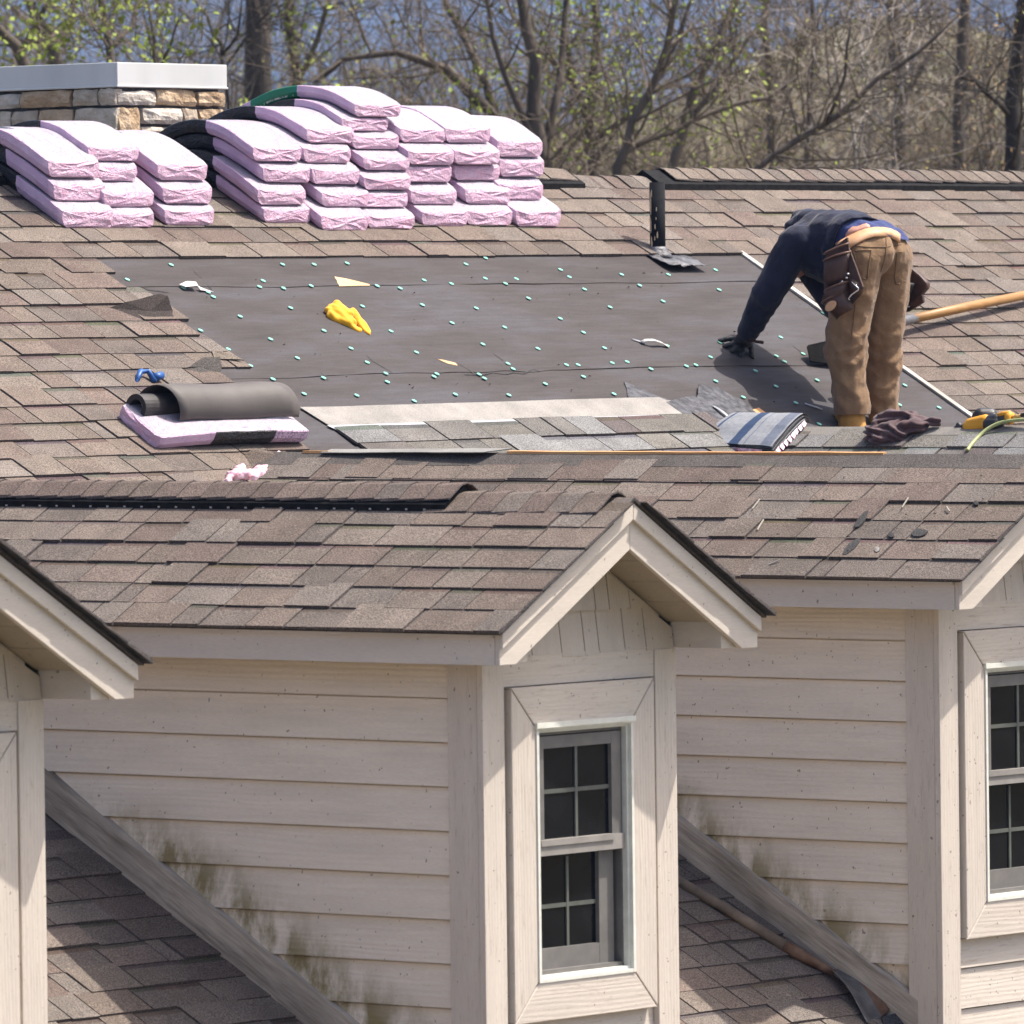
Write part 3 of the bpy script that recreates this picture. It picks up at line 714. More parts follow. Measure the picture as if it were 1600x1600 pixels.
# ------------------------------------------------------------------ chimney
cx0, cy0, cz0, cz1 = 7.32, -8.5, 3.34, 3.47; cw = .9; cl = 1.45
b = MB(); b.box(cx0+.03, cx0+cw-.03, cy0-cl, cy0-.03, 1.6, cz0); chim = part('chimney', b, M_MORTAR)
Rc = random.Random(9)
b = MB(); b.box(cx0-.008, cx0+cw+.004, cy0-cl, cy0+.008, cz0, cz1); b.box(cx0-.014, cx0+cw+.008, cy0-cl, cy0+.014, cz0-.006, cz0+.006)
b.box(cx0-.012, cx0+.001, cy0-.002, cy0+.012, cz0, cz1)
bevel(part('chimney_cap', b, M_CAPW, chim), .004)
def stone(face, u0, u1, z0, z1, k):
    b = MB(); g = .009; nu, nz = 5, 4; P = []
    dpt = Rc.uniform(.0, .012)
    for j in range(nz+1):
        for i in range(nu+1):
            u = u0+g+(u1-u0-2*g)*i/nu; z = z0+g+(z1-z0-2*g)*j/nz
            ed = (i in (0, nu))+(j in (0, nz))
            if ed: u += Rc.uniform(-.004, .004); z += Rc.uniform(-.004, .004)
            d = dpt+(.010 if ed == 0 else 0)+.016*fbm((u*14, z*14, k), 1, 2)-(.012 if ed == 2 else 0)
            P.append((cx0+u, cy0+d-.004, z) if face == 'front' else (cx0-d+.004, cy0-u, z))
    b.v = P
    for j in range(nz):
        for i in range(nu):
            q = j*(nu+1)+i; f = (q, q+1, q+nu+2, q+nu+1); b.f.append(f if face != 'front' else f[::-1]); b.m.append(0); b.t.append(None)
    ring = [i for i in range(nu+1)]+[(j+1)*(nu+1)-1 for j in range(1, nz+1)]+[nz*(nu+1)+i for i in range(nu-1, -1, -1)]+[j*(nu+1) for j in range(nz-1, 0, -1)]
    k0 = len(b.v)
    for r_ in ring: p = b.v[r_]; b.v.append((p[0], cy0-.05, p[2]) if face == 'front' else (cx0+.05, p[1], p[2]))
    for a in range(len(ring)):
        c = (a+1) % len(ring); b.f.append((ring[a], ring[c], k0+c, k0+a)); b.m.append(0); b.t.append(None)
    o = b.build('stone', Rc.choice(M_STONE), chim, False)
zz = cz0-.004; rows = [.105, .205, .13, .18, .16, .19, .15, .17]; k = 0
for h in rows:
    for face, wid in (('front', cw), ('side', cl)):
        u = 0.0 if face == 'front' else .0
        while u < wid-.01:
            w = min(Rc.choice((.14, .2, .26, .33, .38)), wid-u)
            if wid-u-w < .1: w = wid-u
            if w > .3 and h > .14 and Rc.random() < .15:
                stone(face, u, u+w, zz-h, zz-h*.5, k); stone(face, u, u+w, zz-h*.5, zz, k+50)
            else: stone(face, u, u+w, zz-h, zz-Rc.choice((0, 0, .012)), k)
            u += w; k += 1
    zz -= h

# ------------------------------------------------------------------ shingle bundles
def film_mat(name, c1, c2, top=False, rough=.38):
    m, t, p = nt(name); v = coords(t)
    col, f = noise_ramp(t, v, 9, [(.3, c1), (.7, c2)], 6, .65)
    if top:
        tc = N(t, 'ShaderNodeTexCoord'); oi = N(t, 'ShaderNodeObjectInfo'); mp = N(t, 'ShaderNodeMapping'); mp.inputs['Scale'].default_value = (1, 3.2, 1); t.links.new(tc.outputs['UV'], mp.inputs[0])
        ad = N(t, 'ShaderNodeVectorMath', operation='ADD'); t.links.new(mp.outputs[0], ad.inputs[0]); t.links.new(oi.outputs['Random'], ad.inputs[1])
        pr_, _ = noise_ramp(t, ad.outputs[0], 26, [(.56, 0.0), (.63, .55)], 6, .8); zone, _ = noise_ramp(t, ad.outputs[0], 3.5, [(.47, 0.0), (.56, 1.0)], 2)
        col = mix(t, col, (.17, .12, .24), mix(t, pr_, zone, 1.0, 'MULTIPLY'))
        bar, _ = noise_ramp(t, ad.outputs[0], 9, [(.735, 0.0), (.75, .8)], 0); col = mix(t, col, (.22, .2, .3), bar)
        pk, _ = noise_ramp(t, v, 24, [(.62, 0.0), (.72, .5)], 6, .75); col = mix(t, col, (.46, .23, .32), pk)
    else:
        pk, _ = noise_ramp(t, v, 13, [(.55, 0.0), (.68, .6)], 7, .7); col = mix(t, col, (.70, .33, .45), pk)
    t.links.new(col, p.inputs['Base Color']); p.inputs['Roughness'].default_value = rough; p.inputs['Specular IOR Level'].default_value = .5
    _, h = noise_ramp(t, v, 34, [(0, 0), (1, 1)], 5, .6, 1.2); bump(t, p, h, .8, .02); return m
M_PSIDE = film_mat('pink_film_side', (.66, .46, .62), (.74, .56, .70)); M_PTOP = film_mat('white_pink_film_top', (.35, .295, .345), (.43, .385, .43), True)
M_PEND = film_mat('pink_film_end', (.55, .33, .45), (.64, .45, .56))
def sidefilm():
    """pink film with a dark tool-less print patch near the band"""
    m, t, p = nt('pink_film_printed_side'); v = coords(t); tc = N(t, 'ShaderNodeTexCoord')
    col, _ = noise_ramp(t, v, 9, [(.3, (.58, .38, .54)), (.7, (.68, .49, .63))], 6)
    sx = N(t, 'ShaderNodeSeparateXYZ'); t.links.new(tc.outputs['UV'], sx.inputs[0])
    z = N(t, 'ShaderNodeMapRange', interpolation_type='SMOOTHSTEP'); z.inputs['From Min'].default_value = .335; z.inputs['From Max'].default_value = .30; t.links.new(sx.outputs['X'], z.inputs[0])
    pr_, _ = noise_ramp(t, v, 95, [(.5, 0.0), (.58, .8)], 3); col = mix(t, col, (.16, .11, .2), mix(t, pr_, z.outputs[0], 1.0, 'MULTIPLY'))
    wv = N(t, 'ShaderNodeTexWave', wave_type='BANDS', bands_direction='X'); wv.inputs['Scale'].default_value = 11; wv.inputs['Distortion'].default_value = 5; mp = N(t, 'ShaderNodeMapping'); mp.inputs['Rotation'].default_value = (0, 0, .6); t.links.new(tc.outputs['UV'], mp.inputs[0]); t.links.new(mp.outputs[0], wv.inputs[0])
    t.links.new(col, p.inputs['Base Color']); p.inputs['Roughness'].default_value = .36; bump(t, p, wv.outputs['Fac'], .45, .012); return m
M_PSIDE = sidefilm()
def black_film(name, c):
    m, t, p = nt(name); v = coords(t, (1, 1, 2.2)); p.inputs['Base Color'].default_value = (*c, 1); p.inputs['Roughness'].default_value = .33
    _, h = noise_ramp(t, v, 13, [(0, 0), (1, 1)], 4, .6, 2.5); bump(t, p, h, .8, .03); return m
def green_film():
    m, t, p = nt('green_film_band'); tc = N(t, 'ShaderNodeTexCoord'); sx = N(t, 'ShaderNodeSeparateXYZ'); t.links.new(tc.outputs['UV'], sx.inputs[0])
    r = N(t, 'ShaderNodeValToRGB'); r.color_ramp.interpolation = 'CONSTANT'; el = r.color_ramp.elements
    st = [(0, 0), (.22, 1), (.34, 0)]
    while len(el) < len(st): el.new(.5)
    for e, (q, c) in zip(el, st): e.position = q; e.color = (c, c, c, 1)
    t.links.new(sx.outputs['Y'], r.inputs[0]); mp = N(t, 'ShaderNodeMapping'); mp.inputs['Scale'].default_value = (70, 2, 1); t.links.new(tc.outputs['UV'], mp.inputs[0])
    gl, _ = noise_ramp(t, mp.outputs[0], 1.0, [(.48, 0.0), (.52, 1.0)], 1); zx = N(t, 'ShaderNodeMapRange'); zx.inputs['From Min'].default_value = .40; zx.inputs['From Max'].default_value = .42; t.links.new(sx.outputs['X'], zx.inputs[0])
    f = mix(t, mix(t, gl, r.outputs[0], 1.0, 'MULTIPLY'), zx.outputs[0], 1.0, 'MULTIPLY')
    t.links.new(mix(t, (.005, .15, .075), (.5, .5, .45), f), p.inputs['Base Color']); p.inputs['Roughness'].default_value = .4; return m
M_BLK = black_film('black_film_band', (.014, .013, .015)); M_GRN = green_film(); M_WTXT = mat('white_label_print', (.7, .7, .65), (.75, .75, .7), 9, .5)
BW, BT, BLN = .405, .085, 1.10
TH = math.atan(TAN)
def bend(s, h, th=None):
    """position and normal at arc length s (positive towards the near slope) on a sheet lying h above the ridge"""
    th = th or TH; SI, CO = math.sin(th), math.cos(th); r = .22+h; cz = h+(.22-.22/COS)-r; ph = s/r
    if abs(ph) <= th: return (r*math.sin(ph), cz+r*math.cos(ph)), (math.sin(ph), math.cos(ph))
    sg = 1 if ph > 0 else -1; e = abs(s)-th*r
    return (sg*(r*SI+e*CO), cz+r*CO-e*SI), (sg*SI, CO)
def bundle_mesh(pos, seed, t=BT, band=(.02, .40), green=False, tb=4, w=BW, L=BLN, top_smudge=True):
    """pos(s, a, b) -> point; s along the bundle 0..1, a across -.5..5, b height 0..1"""
    b = MB(); n = 34; R = random.Random(seed); so_ = R.uniform(0, 99)
    sec = [(-.47, .14), (-.505, .5), (-.5, .95), (-.485, 1.0), (-.2, 1.0), (.05, 1.0), (.28, 1.0), (.485, 1.0), (.5, .95), (.505, .5), (.47, .14), (.42, 0), (0, 0), (-.42, 0)]
    m_ = len(sec); cols = []
    for i in range(n+1):
        s = i/n
        for (a, h) in sec:
            pinch = 0
            e = min(s, 1-s)
            if e < .03: pinch = (1-e/.03)*.10
            wr = .016*fbm((s*14+so_, a*9, h*4), 1, 3)
            aa = a*(1-pinch*.5)+wr*.6; hh = .5+(h-.5)*(1-pinch)
            hh += .05*fbm((s*5+so_, a*4, 1.7), 1, 2)*(1 if h > .3 else 0)
            b.v.append(tuple(pos(s+.004*fbm((a*8, h*4, so_), 1, 2)*(1 if e < .02 else 0), aa*w, hh*t)))
            cols.append((s, a, h))
    g0 = band[0]; g1 = band[1]; flat = []
    for i in range(n):
        sm = (i+.5)/n
        for j in range(m_):
            j2 = (j+1) % m_; f = (i*m_+j, i*m_+j2, (i+1)*m_+j2, (i+1)*m_+j); b.f.append(f)
            topf = j in (3, 4, 5, 6); inb = g0 < sm < g1
            edge_top = j in (3,) if seed % 3 else False
            k = 2 if inb and not (topf and j >= tb) else (1 if topf else 0)
            b.m.append(k); b.t.append(None)
    for q, i in ((3, 0), (3, n)):
        ring = [i*m_+j for j in range(m_)]; c = len(b.v); ctr = sum((Vector(b.v[r_]) for r_ in ring), Vector())/m_; cols.append(cols[i*m_])
        b.v.append(tuple(ctr))
        outv = (ctr-sum((Vector(b.v[(abs(i-2))*m_+j]) for j in range(m_)), Vector())/m_).normalized(); k1 = len(b.v)
        for j in range(m_): p_ = Vector(b.v[ring[j]]); b.v.append(tuple(p_.lerp(ctr, .22)+outv*(.007+.005*R.uniform(-1, 1)))); cols.append(cols[i*m_])
        for j in range(m_): p_ = Vector(b.v[ring[j]]); b.v.append(tuple(p_.lerp(ctr, .55)+outv*(.009+.004*R.uniform(-1, 1)))); cols.append(cols[i*m_])
        b.v[c] = tuple(ctr+outv*.010)
        for j in range(m_):
            j2 = (j+1) % m_
            for f in ((ring[j], ring[j2], k1+j2, k1+j), (k1+j, k1+j2, k1+m_+j2, k1+m_+j), (k1+m_+j, k1+m_+j2, c)): b.f.append(f if i else f[::-1]); b.m.append(q); b.t.append(None)
    me = b.mesh('shingle_bundle', [M_PSIDE, M_PTOP, M_GRN if green else M_BLK, M_PEND])
    uv = me.uv_layers.new(name='UV'); 
    for lp in me.loops: c = cols[lp.vertex_index]; uv.data[lp.index].uv = (1-c[0], c[1]+.5+c[2])
    return me
Rb = random.Random(33)
def draped(x, h, front, seed,  yaw=0.0, band=(.33, .67), green=False, label='', name='shingle_bundle', t=BT, th=None):
    """bundle across the ridge, h above it; front = distance of its near end from the ridge top along the slope"""
    def pos(s, a, bb):
        (y, z), (ny, nz) = bend(front-s*BLN, max(.002, h+bb-.012*max(0, .16-s)/.16*(1 if h > .01 else 0)), th)
        return Vector((x+a+yaw*(s-.5), YR+y, ZR+.012+z))
    me = bundle_mesh(pos, seed, t, band=band, green=green)
    o = link(name, me); org = Vector((x, YR, ZR)); me.transform(Matrix.Translation(-org)); o.location = org
    return tag(o, label, 'shingle bundle', 'pink-wrapped shingle bundles stacked on the ridge')
LAY = ['bottom', 'second', 'third', 'fourth', 'fifth', 'sixth', 'top']
left_cols = [(5.10, 3, 'left', .090), (5.49, 4, 'middle', .076), (5.93, 3, 'right', .086)]
right_cols = [(6.71, 4, 'first', .081), (7.12, 5, 'second', .080), (7.53, 7, 'third', .073), (7.95, 5, 'fourth', .082), (8.36, 5, 'fifth', .083), (8.76, 4, 'last', .092)]
ORD = ['bottom', 'second from the bottom', 'third from the bottom', 'fourth from the bottom', 'fifth from the bottom', 'sixth from the bottom']
def colstack(x, n, txt, sp, grp):
    for k in range(n):
        f = .53-.026*k+Rb.uniform(-.045, .045); topm = k == n-1
        if k == 0: f += .05
        lay = 'top one' if topm else ORD[k]
        green = (txt == 'third' and topm)
        if grp == 'L': lb = f'pink-wrapped shingle bundle, {lay} in the {txt} column beside the stone chimney'
        else:
            lb = f'pink-wrapped shingle bundle, {lay} in the {txt} column of the large stack'
            if green: lb = 'pink shingle bundle with a green label band, highest of the large stack'
        draped(x+Rb.uniform(-.04, .04), .006+k*sp, f, Rb.randrange(9999), Rb.uniform(-.07, .07), (.33, .67) if not green else (.36, .64), green, lb, t=sp*Rb.uniform(.9, .98), th=TH*(.945**k))
for c in left_cols: colstack(*c, 'L')
for c in right_cols: colstack(*c, 'R')
# ------------------------------------------------------------------ ridges stripped of their caps
def on(px, py, P, n, lift=0.0): return hit(px, py, P, n)+Vector(n)*lift
RIDR = Vector((3.52+XC, 0, 1.335+.08)); RIDF = Vector((7.45+XC, 0, 1.335+.12)); NL = (-SIN, 0, COS); VL = (-COS, 0, -SIN)
def yrid(px, rid): return hit(px, 700, rid, (1, 0, 0)).y
def world_piece(name, P, th, m, parent=None, nrm=NM, label=None, cat=None, group=None, **k):
    o = quad_piece(name, P, th, m, parent or None, nrm, label, **k)
    if cat: tag(o, label, cat, group)
    return o
def rl(rid, v, y, w=0): return Vector((rid.x, y, rid.z))+Vector(VL)*v+Vector(NL)*w
dinv = {d.name: Matrix.Translation(-(d.location+house.location)) for d in (dR, dF)}
def dpart(o, d): o.parent = d; o.matrix_local = Matrix.Translation(-Vector(d['off'])); return o
dR['off'] = (3.52, -.27, .08); dF['off'] = (7.45, -.45, .12)
ya, yb = yrid(385, RIDR), yrid(1690, RIDR)
o = quad_piece('stripped_band', [rl(RIDR, .0, ya, .006), rl(RIDR, .0, yb, .006), rl(RIDR, .12, yb, .009), rl(RIDR, .12, ya, .009)], .006, M_SH, None, NL, tone=(.085, .076, .069), nu=60, wav=.003); dpart(o, dR)
R = random.Random(77)
course(dR, Vector((XC, 0, 1.335))+Vector(VL)*.085, (0, 1, 0), VL, NL, ya+.27, .3, 'old', OLD, R, .2, lift=.002)
b = MB(); y0_, y1_ = yrid(795, RIDR), yrid(1383, RIDR); n = 24; prev = None
for k in range(n+1):
    y = y0_+(y1_-y0_)*k/n; h = .020+.004*mnoise.noise(Vector((y*4, 0, 3)))
    cur = [(RIDR.x-.016, y, RIDR.z-.006), (RIDR.x+.01, y, RIDR.z-.006), (RIDR.x+.01, y, RIDR.z+h), (RIDR.x-.014, y, RIDR.z+h-.003)]
    if prev:
        for i in range(4): b.poly([prev[i], prev[(i+1) % 4], cur[(i+1) % 4], cur[i]])
    else: b.poly(cur[::-1])
    prev = cur
b.poly(prev); o = b.build('decking_edge', M_WOOD); dpart(o, dR)
b = MB(); b.box(RIDR.x-.016, RIDR.x+.01, yrid(476, RIDR), yrid(516, RIDR), RIDR.z-.004, RIDR.z+.018); dpart(b.build('decking_edge', M_WOOD), dR)
for k, px in enumerate((352, 398)):
    me = bpy.data.meshes.get('ridge_cap') or RCAP[k]
    o = link('ridge_cap', RCAP[k+2], dR, Matrix.Translation((XC, yrid(px, RIDR)+.27, 1.352)) @ Matrix.Rotation(math.radians(90), 4, 'Z') @ Matrix.Rotation(.1, 4, 'Y'))
# far dormer: fresh shingles and their nailing strip along the ridge
ya, yb = yrid(1120, RIDF), yrid(1700, RIDF)
dpart(quad_piece('nailing_strip', [rl(RIDF, .0, ya, .009), rl(RIDF, .0, yb, .009), rl(RIDF, .085, yb, .012), rl(RIDF, .085, ya, .012)], .005, M_PALE, None, NL, tone=(.20, .187, .168), nu=40, wav=.002, label='pale nailing strip of the new top course'), dF)
course(dF, Vector((XC, 0, 1.335))+Vector(VL)*.05, (0, 1, 0), VL, NL, ya+.45, yb+.45, 'new', NEW, R, .1, lift=.004)
course(dF, Vector((XC, 0, 1.335))+Vector(VL)*.20, (0, 1, 0), VL, NL, ya+.45, yb+.45, 'new', NEW, R, .5, lift=.003)

# ------------------------------------------------------------------ soft things: union of tapered rods, remeshed into one skin
_ico = bmesh.new(); bmesh.ops.create_icosphere(_ico, subdivisions=2, radius=1.0); ICO = [v.co.copy() for v in _ico.verts]; _ico.free()
def capsule(bm, p0, r0, p1, r1):
    vs_ = [bm.verts.new(Vector(p)+q*r) for p, r in ((p0, r0), (p1, r1)) for q in ICO]
    bmesh.ops.convex_hull(bm, input=vs_)
    for v in [v for v in bm.verts if not v.link_faces]: bm.verts.remove(v)
def skin(name, caps_, voxel=.012, smooth=6, disp=None):
    bm = bmesh.new()
    for c in caps_:
        b2 = bmesh.new(); capsule(b2, *c); tmp = bpy.data.meshes.new('t'); b2.to_mesh(tmp); b2.free(); bm.from_mesh(tmp); bpy.data.meshes.remove(tmp)
    me = bpy.data.meshes.new('tmp'); bm.to_mesh(me); bm.free()
    o = bpy.data.objects.new('tmp', me); C.objects.link(o)
    r = o.modifiers.new('r', 'REMESH'); r.mode = 'VOXEL'; r.voxel_size = voxel
    s_ = o.modifiers.new('s', 'SMOOTH'); s_.factor = .5; s_.iterations = smooth
    dg = bpy.context.evaluated_depsgraph_get(); out = bpy.data.meshes.new_from_object(o.evaluated_get(dg))
    bpy.data.objects.remove(o); bpy.data.meshes.remove(me); out.name = name
    if disp:
        nrm = [v.normal.copy() for v in out.vertices]
        for v, n_ in zip(out.vertices, nrm): v.co += n_*disp(v.co, n_)
    out.polygons.foreach_set('use_smooth', [True]*len(out.polygons)); out.update(); return out
def place(name, me, m, label, cat, group=None, parent=None):
    for q in (m if isinstance(m, list) else [m]): me.materials.append(q)
    if parent is None:
        c = sum((v.co for v in me.vertices), Vector())/len(me.vertices); c.z = min(v.co.z for v in me.vertices); me.transform(Matrix.Translation(-c))
        o = link(name, me); o.location = c; return tag(o, label, cat, group)
    return link(name, me, parent)
def cloth_mat(name, c1, c2, rough=.85, sc=20, bs=160, bstr=.2, sheen=.2): return mat(name, c1, c2, sc, rough, bs, bstr, .002, sheen=sheen)

# yellow rag on the felt
M_YEL = cloth_mat('yellow_cloth', (.80, .36, .005), (.88, .46, .01), .8)
def rp_px(pts): return [onroof(*p) for p in pts]
def lump(rods): return [(onroof(a, b_, la), ra, onroof(c, d_, lc), rc) for (a, b_, la, ra, c, d_, lc, rc) in rods]
yc = lump([(518, 494, .035, .030, 545, 511, .025, .030), (514, 498, .02, .024, 560, 520, .012, .016), (520, 490, .055, .024, 540, 505, .055, .022), (545, 500, .04, .028, 562, 514, .02, .018), (556, 508, .02, .016, 575, 525, .01, .009), (560, 508, .03, .012, 577, 522, .012, .010), (512, 492, .03, .026, 520, 488, .03, .026)])
d0 = (onroof(575, 525)-onroof(515, 490)).normalized(); d1 = d0.cross(Vector(NM))
def folds(freq, amp, tw=4, seed=0):
    def f(p, n): 
        u, w = p.dot(d0), p.dot(d1); 
        return amp*math.sin((w+.35*p.dot(Vector(NM))+.25*u)*freq+tw*mnoise.noise(p*9+Vector((seed, 0, 0))))+amp*.8*mnoise.noise(p*28)
    return f
place('rag', skin('rag', yc, .005, 5, folds(120, .0035, 5)), M_YEL, 'crumpled bright yellow cloth lying on the dark underlayment', 'cloth')

# dark red shirt on the far ridge
M_MAR = cloth_mat('maroon_cloth', (.055, .026, .028), (.085, .042, .042))
def fpl(px, py, lift): return on(px, py, RIDF, NL, lift)
sc_ = [(fpl(a, b_, la), ra, fpl(c, d_, lc), rc) for (a, b_, la, ra, c, d_, lc, rc) in ((1368, 690, .05, .045, 1440, 678, .05, .04), (1372, 697, .03, .035, 1410, 690, .04, .04), (1385, 676, .08, .04, 1430, 670, .08, .035), (1435, 674, .06, .035, 1472, 670, .04, .014), (1362, 692, .03, .028, 1375, 684, .06, .035), (1405, 688, .07, .03, 1450, 674, .06, .022))]
d0 = (fpl(1470, 670, 0)-fpl(1365, 695, 0)).normalized(); d1 = Vector((-.3, 0, 1))
place('shirt', skin('shirt', sc_, .006, 4, folds(120, .010, 6, 3)), M_MAR, 'crumpled maroon shirt lying on the far dormer ridge', 'shirt')

# ------------------------------------------------------------------ opened stack of shingles with blue sealant stripes, upside down over the valley
def stripe_mat():
    m, t, p = nt('shingle_backs'); tc = N(t, 'ShaderNodeTexCoord'); sx = N(t, 'ShaderNodeSeparateXYZ'); t.links.new(tc.outputs['UV'], sx.inputs[0])
    v = coords(t, rnd=False); base, f = noise_ramp(t, v, 60, [(.3, (.19, .20, .215)), (.7, (.27, .28, .295))], 5)
    r = N(t, 'ShaderNodeValToRGB'); r.color_ramp.interpolation = 'CONSTANT'; el = r.color_ramp.elements
    st = [(0, 0), (.05, 1), (.08, 0), (.40, 1), (.53, 0), (.60, .5), (.615, 0), (.83, .55), (.97, 0)]
    while len(el) < len(st): el.new(.5)
    for e, (q, c) in zip(el, st): e.position = q; e.color = (c, c, c, 1)
    t.links.new(sx.outputs['X'], r.inputs[0]); c = mix(t, base, (.018, .042, .10), r.outputs[0])
    t.links.new(c, p.inputs['Base Color']); p.inputs['Roughness'].default_value = .7; bump(t, p, f, .3, .003); return m
M_STR = stripe_mat()
A, B_, Cc, D = fpl(1098, 706, .0), fpl(1160, 662, .0), fpl(1268, 661, .0), fpl(1213, 716, .0)
opened = empty('opened_bundle', tuple((A+Cc)/2)); tag(opened, 'opened bundle of grey shingles with blue stripes draped over the far valley', 'shingle bundle')
inv = Matrix.Translation(-opened.location)
def sheet(lv, m, nm, ins=0.0):
    b = MB(); nu, nv = 12, 10; n = Vector(NL); uvs = []
    for top in (1, 0):
        for j in range(nv+1):
            for i in range(nu+1):
                u, v = i/nu, j/nv; uu = u*(1-2*ins)+ins
                p = D.lerp(Cc, v)*uu+A.lerp(B_, v)*(1-uu)
                crown = .015*math.sin(v*math.pi)+.02*max(0, v-.3)-.55*max(0, v-.86)**2*3
                p = p+n*(lv+crown+.004*top-.0+.006*fbm((u*3, v*3, lv*90), 1))
                b.v.append(tuple(p)); uvs.append((u, v))
    k = (nu+1)*(nv+1)
    for j in range(nv):
        for i in range(nu): q = j*(nu+1)+i; b.f += [(q, q+1, q+nu+2, q+nu+1), (k+q, k+q+nu+1, k+q+nu+2, k+q+1)]; b.m += [0, 1]; b.t += [None]*2
    ring = list(range(nu+1))+[(j+1)*(nu+1)-1 for j in range(1, nv+1)]+[nv*(nu+1)+i for i in range(nu-1, -1, -1)]+[j*(nu+1) for j in range(nv-1, 0, -1)]
    for a in range(len(ring)):
        c = (a+1) % len(ring); b.f.append((ring[a], ring[c], k+ring[c], k+ring[a])); b.m.append(1); b.t.append(None)
    me = b.mesh(nm, [m, M_DARK]); uv = me.uv_layers.new(name='UV')
    for lp in me.loops: uv.data[lp.index].uv = uvs[lp.vertex_index]
    return link(nm, me, opened, inv)
for k in range(7): sheet(.022+.0075*k, M_STR, 'shingle', Rb.uniform(-.012, .012))
b = MB(); n = Vector(NL)
for (P, Q) in ((D, Cc), (A, D)):
    for k in range(8):
        a, c = P.lerp(Q, k/8*.85), P.lerp(Q, (k+1)/8*.85); o1 = (D-A).normalized()*(.02+.02*Rb.random()) if P == D else Vector(VL)*.015
        b.poly([a+n*.012, c+n*.012, c+n*.03+o1*.6, a+n*.03+o1]); b.poly([a+n*.03+o1, c+n*.03+o1*.6, c+n*.05+o1*.3, a+n*.05+o1*.5])
M_WRAP = mat('torn_pink_wrapper', (.72, .35, .45), (.85, .70, .76), 22, .4, 40, .7, .01, lo=.42, hi=.58)
b.build('torn_wrapper', M_WRAP, opened, mw=inv)

# ------------------------------------------------------------------ roll of felt resting on a bundle
o0 = onroof(243, 709); LX = onroof(484, 709).x-o0.x; wd = (onroof(178, 652)-o0); wd = Vector((.02, wd.y*.92, wd.z*.92)); WLN = wd.length
def posb(s, a, bb):
    sag = -.022*math.sin(s*math.pi)+.03*max(0, s-.55)
    return o0+Vector((LX*s, .0, 0))+wd*(a/BW+.5)+Vector(NM)*(bb+.012+sag*.6+.03*math.sin(s*math.pi))
me = bundle_mesh(posb, 4711, .080, band=(.36, .76), tb=3); org = o0.copy(); me.transform(Matrix.Translation(-org))
o = link('shingle_bundle', me); o.location = org; tag(o, 'pink-wrapped shingle bundle lying flat under the felt roll', 'shingle bundle')
roll = empty('felt_roll', tuple(onroof(340, 640, .14))); tag(roll, 'half unrolled roll of dark felt lying on a pink bundle', 'felt roll'); rinv = Matrix.Translation(-roll.location)
c0 = on(212, 627, onroof(212, 640, .13), NM)+Vector((0, 0, -.03)); x0 = c0.x; x1 = x0+1.0
b = MB(); n = 22
axis = lambda x, r, a: (x, c0.y+r*math.cos(a), c0.z+r*math.sin(a))
for ra, rb_ in ((.066, .040),):
    for k in range(n):
        a0, a1 = 2*math.pi*k/n, 2*math.pi*(k+1)/n; xe = x1-.05
        b.poly([axis(x0, ra, a0), axis(x0, ra, a1), axis(xe, ra, a1), axis(xe, ra, a0)]); b.poly([axis(x0, ra, a0), axis(x0, rb_, a0), axis(x0, rb_, a1), axis(x0, ra, a1)]); b.poly([axis(x0, rb_, a0), axis(xe, rb_, a0), axis(xe, rb_, a1), axis(x0, rb_, a1)])
        for rr in (.047, .054, .060): b.poly([axis(x0-.003, rr, a0), axis(x0-.003, rr+.003, a0), axis(x0-.003, rr+.003, a1), axis(x0-.003, rr, a1)])
b.build('inner_roll', mat('felt_roll_inside', (.02, .018, .018), (.035, .03, .03), 20, .6), roll, True, rinv)
b = MB(); na, nx = 30, 14; g0, g1 = math.radians(205), math.radians(-38)
for i in range(nx+1):
    for k in range(na+1):
        t = k/na; a = g0+(g1-g0)*t; r = .072+.045*t**.8; xx = x0+.12+(x1-.0-x0-.12)*i/nx+.05*t*(1-i/nx)*0+.10*(t-.5)*1.0
        cc = Vector(axis(xx, r, a))+Vector((0, .035*t, .008+.004*math.sin(i*.7)))
        b.v.append(tuple(cc))
for i in range(nx):
    for k in range(na): q = i*(na+1)+k; b.f.append((q, q+1, q+na+2, q+na+1)); b.m.append(0); b.t.append(None)
o = b.build('loose_wrap', M_FELTB, roll, True, rinv); o.modifiers.new('thick', 'SOLIDIFY').thickness = .003

# ------------------------------------------------------------------ scraps and fragments
def scrap(name, pts, m, label, cat, th=.006, plane=None, rough=.0, group=None, tone=None):
    """irregular flat piece; pts are (px, py, lift)"""
    P0, n = plane or ((0, Y0, 0), NM); V_ = [on(p[0], p[1], P0, n)+Vector(n)*(p[2] if len(p) > 2 else .012) if True else 0 for p in pts]
    V_ = [hit(p[0], p[1], Vector(P0)+Vector(n)*(p[2] if len(p) > 2 else .012), n) for p in pts]
    c = sum(V_, Vector())/len(V_); b = MB(); N_ = Vector(n)
    ring = []
    for a, e in zip(V_, V_[1:]+V_[:1]):
        ring.append(a); k = 3 if (e-a).length > .05 else 1
        for q in range(1, k): 
            m_ = a.lerp(e, q/k); ring.append(m_+(c-m_)*Rb.uniform(-.06, .06)*(1 if rough == 0 else rough))
    top = [p-c for p in ring]; bot = [p-c-N_*th for p in ring]; k = len(ring)
    b.v = [tuple(p) for p in top+bot]+[tuple(sum(top, Vector())/k+N_*.002), tuple(sum(bot, Vector())/k)]
    for i in range(k):
        j = (i+1) % k; b.f += [(i, j, 2*k), (k+j, k+i, 2*k+1), (i, k+i, k+j, j)]; b.m += [0, 0, 0]; b.t += [tone, tone, (.05, .045, .045) if tone else None]
    o = link(name, b.mesh(name, m)); o.location = c
    return tag(o, label, cat, group) if cat else o
M_PAPER = mat('white_backing_paper', (.42, .41, .39), (.52, .50, .48), 9, .6)
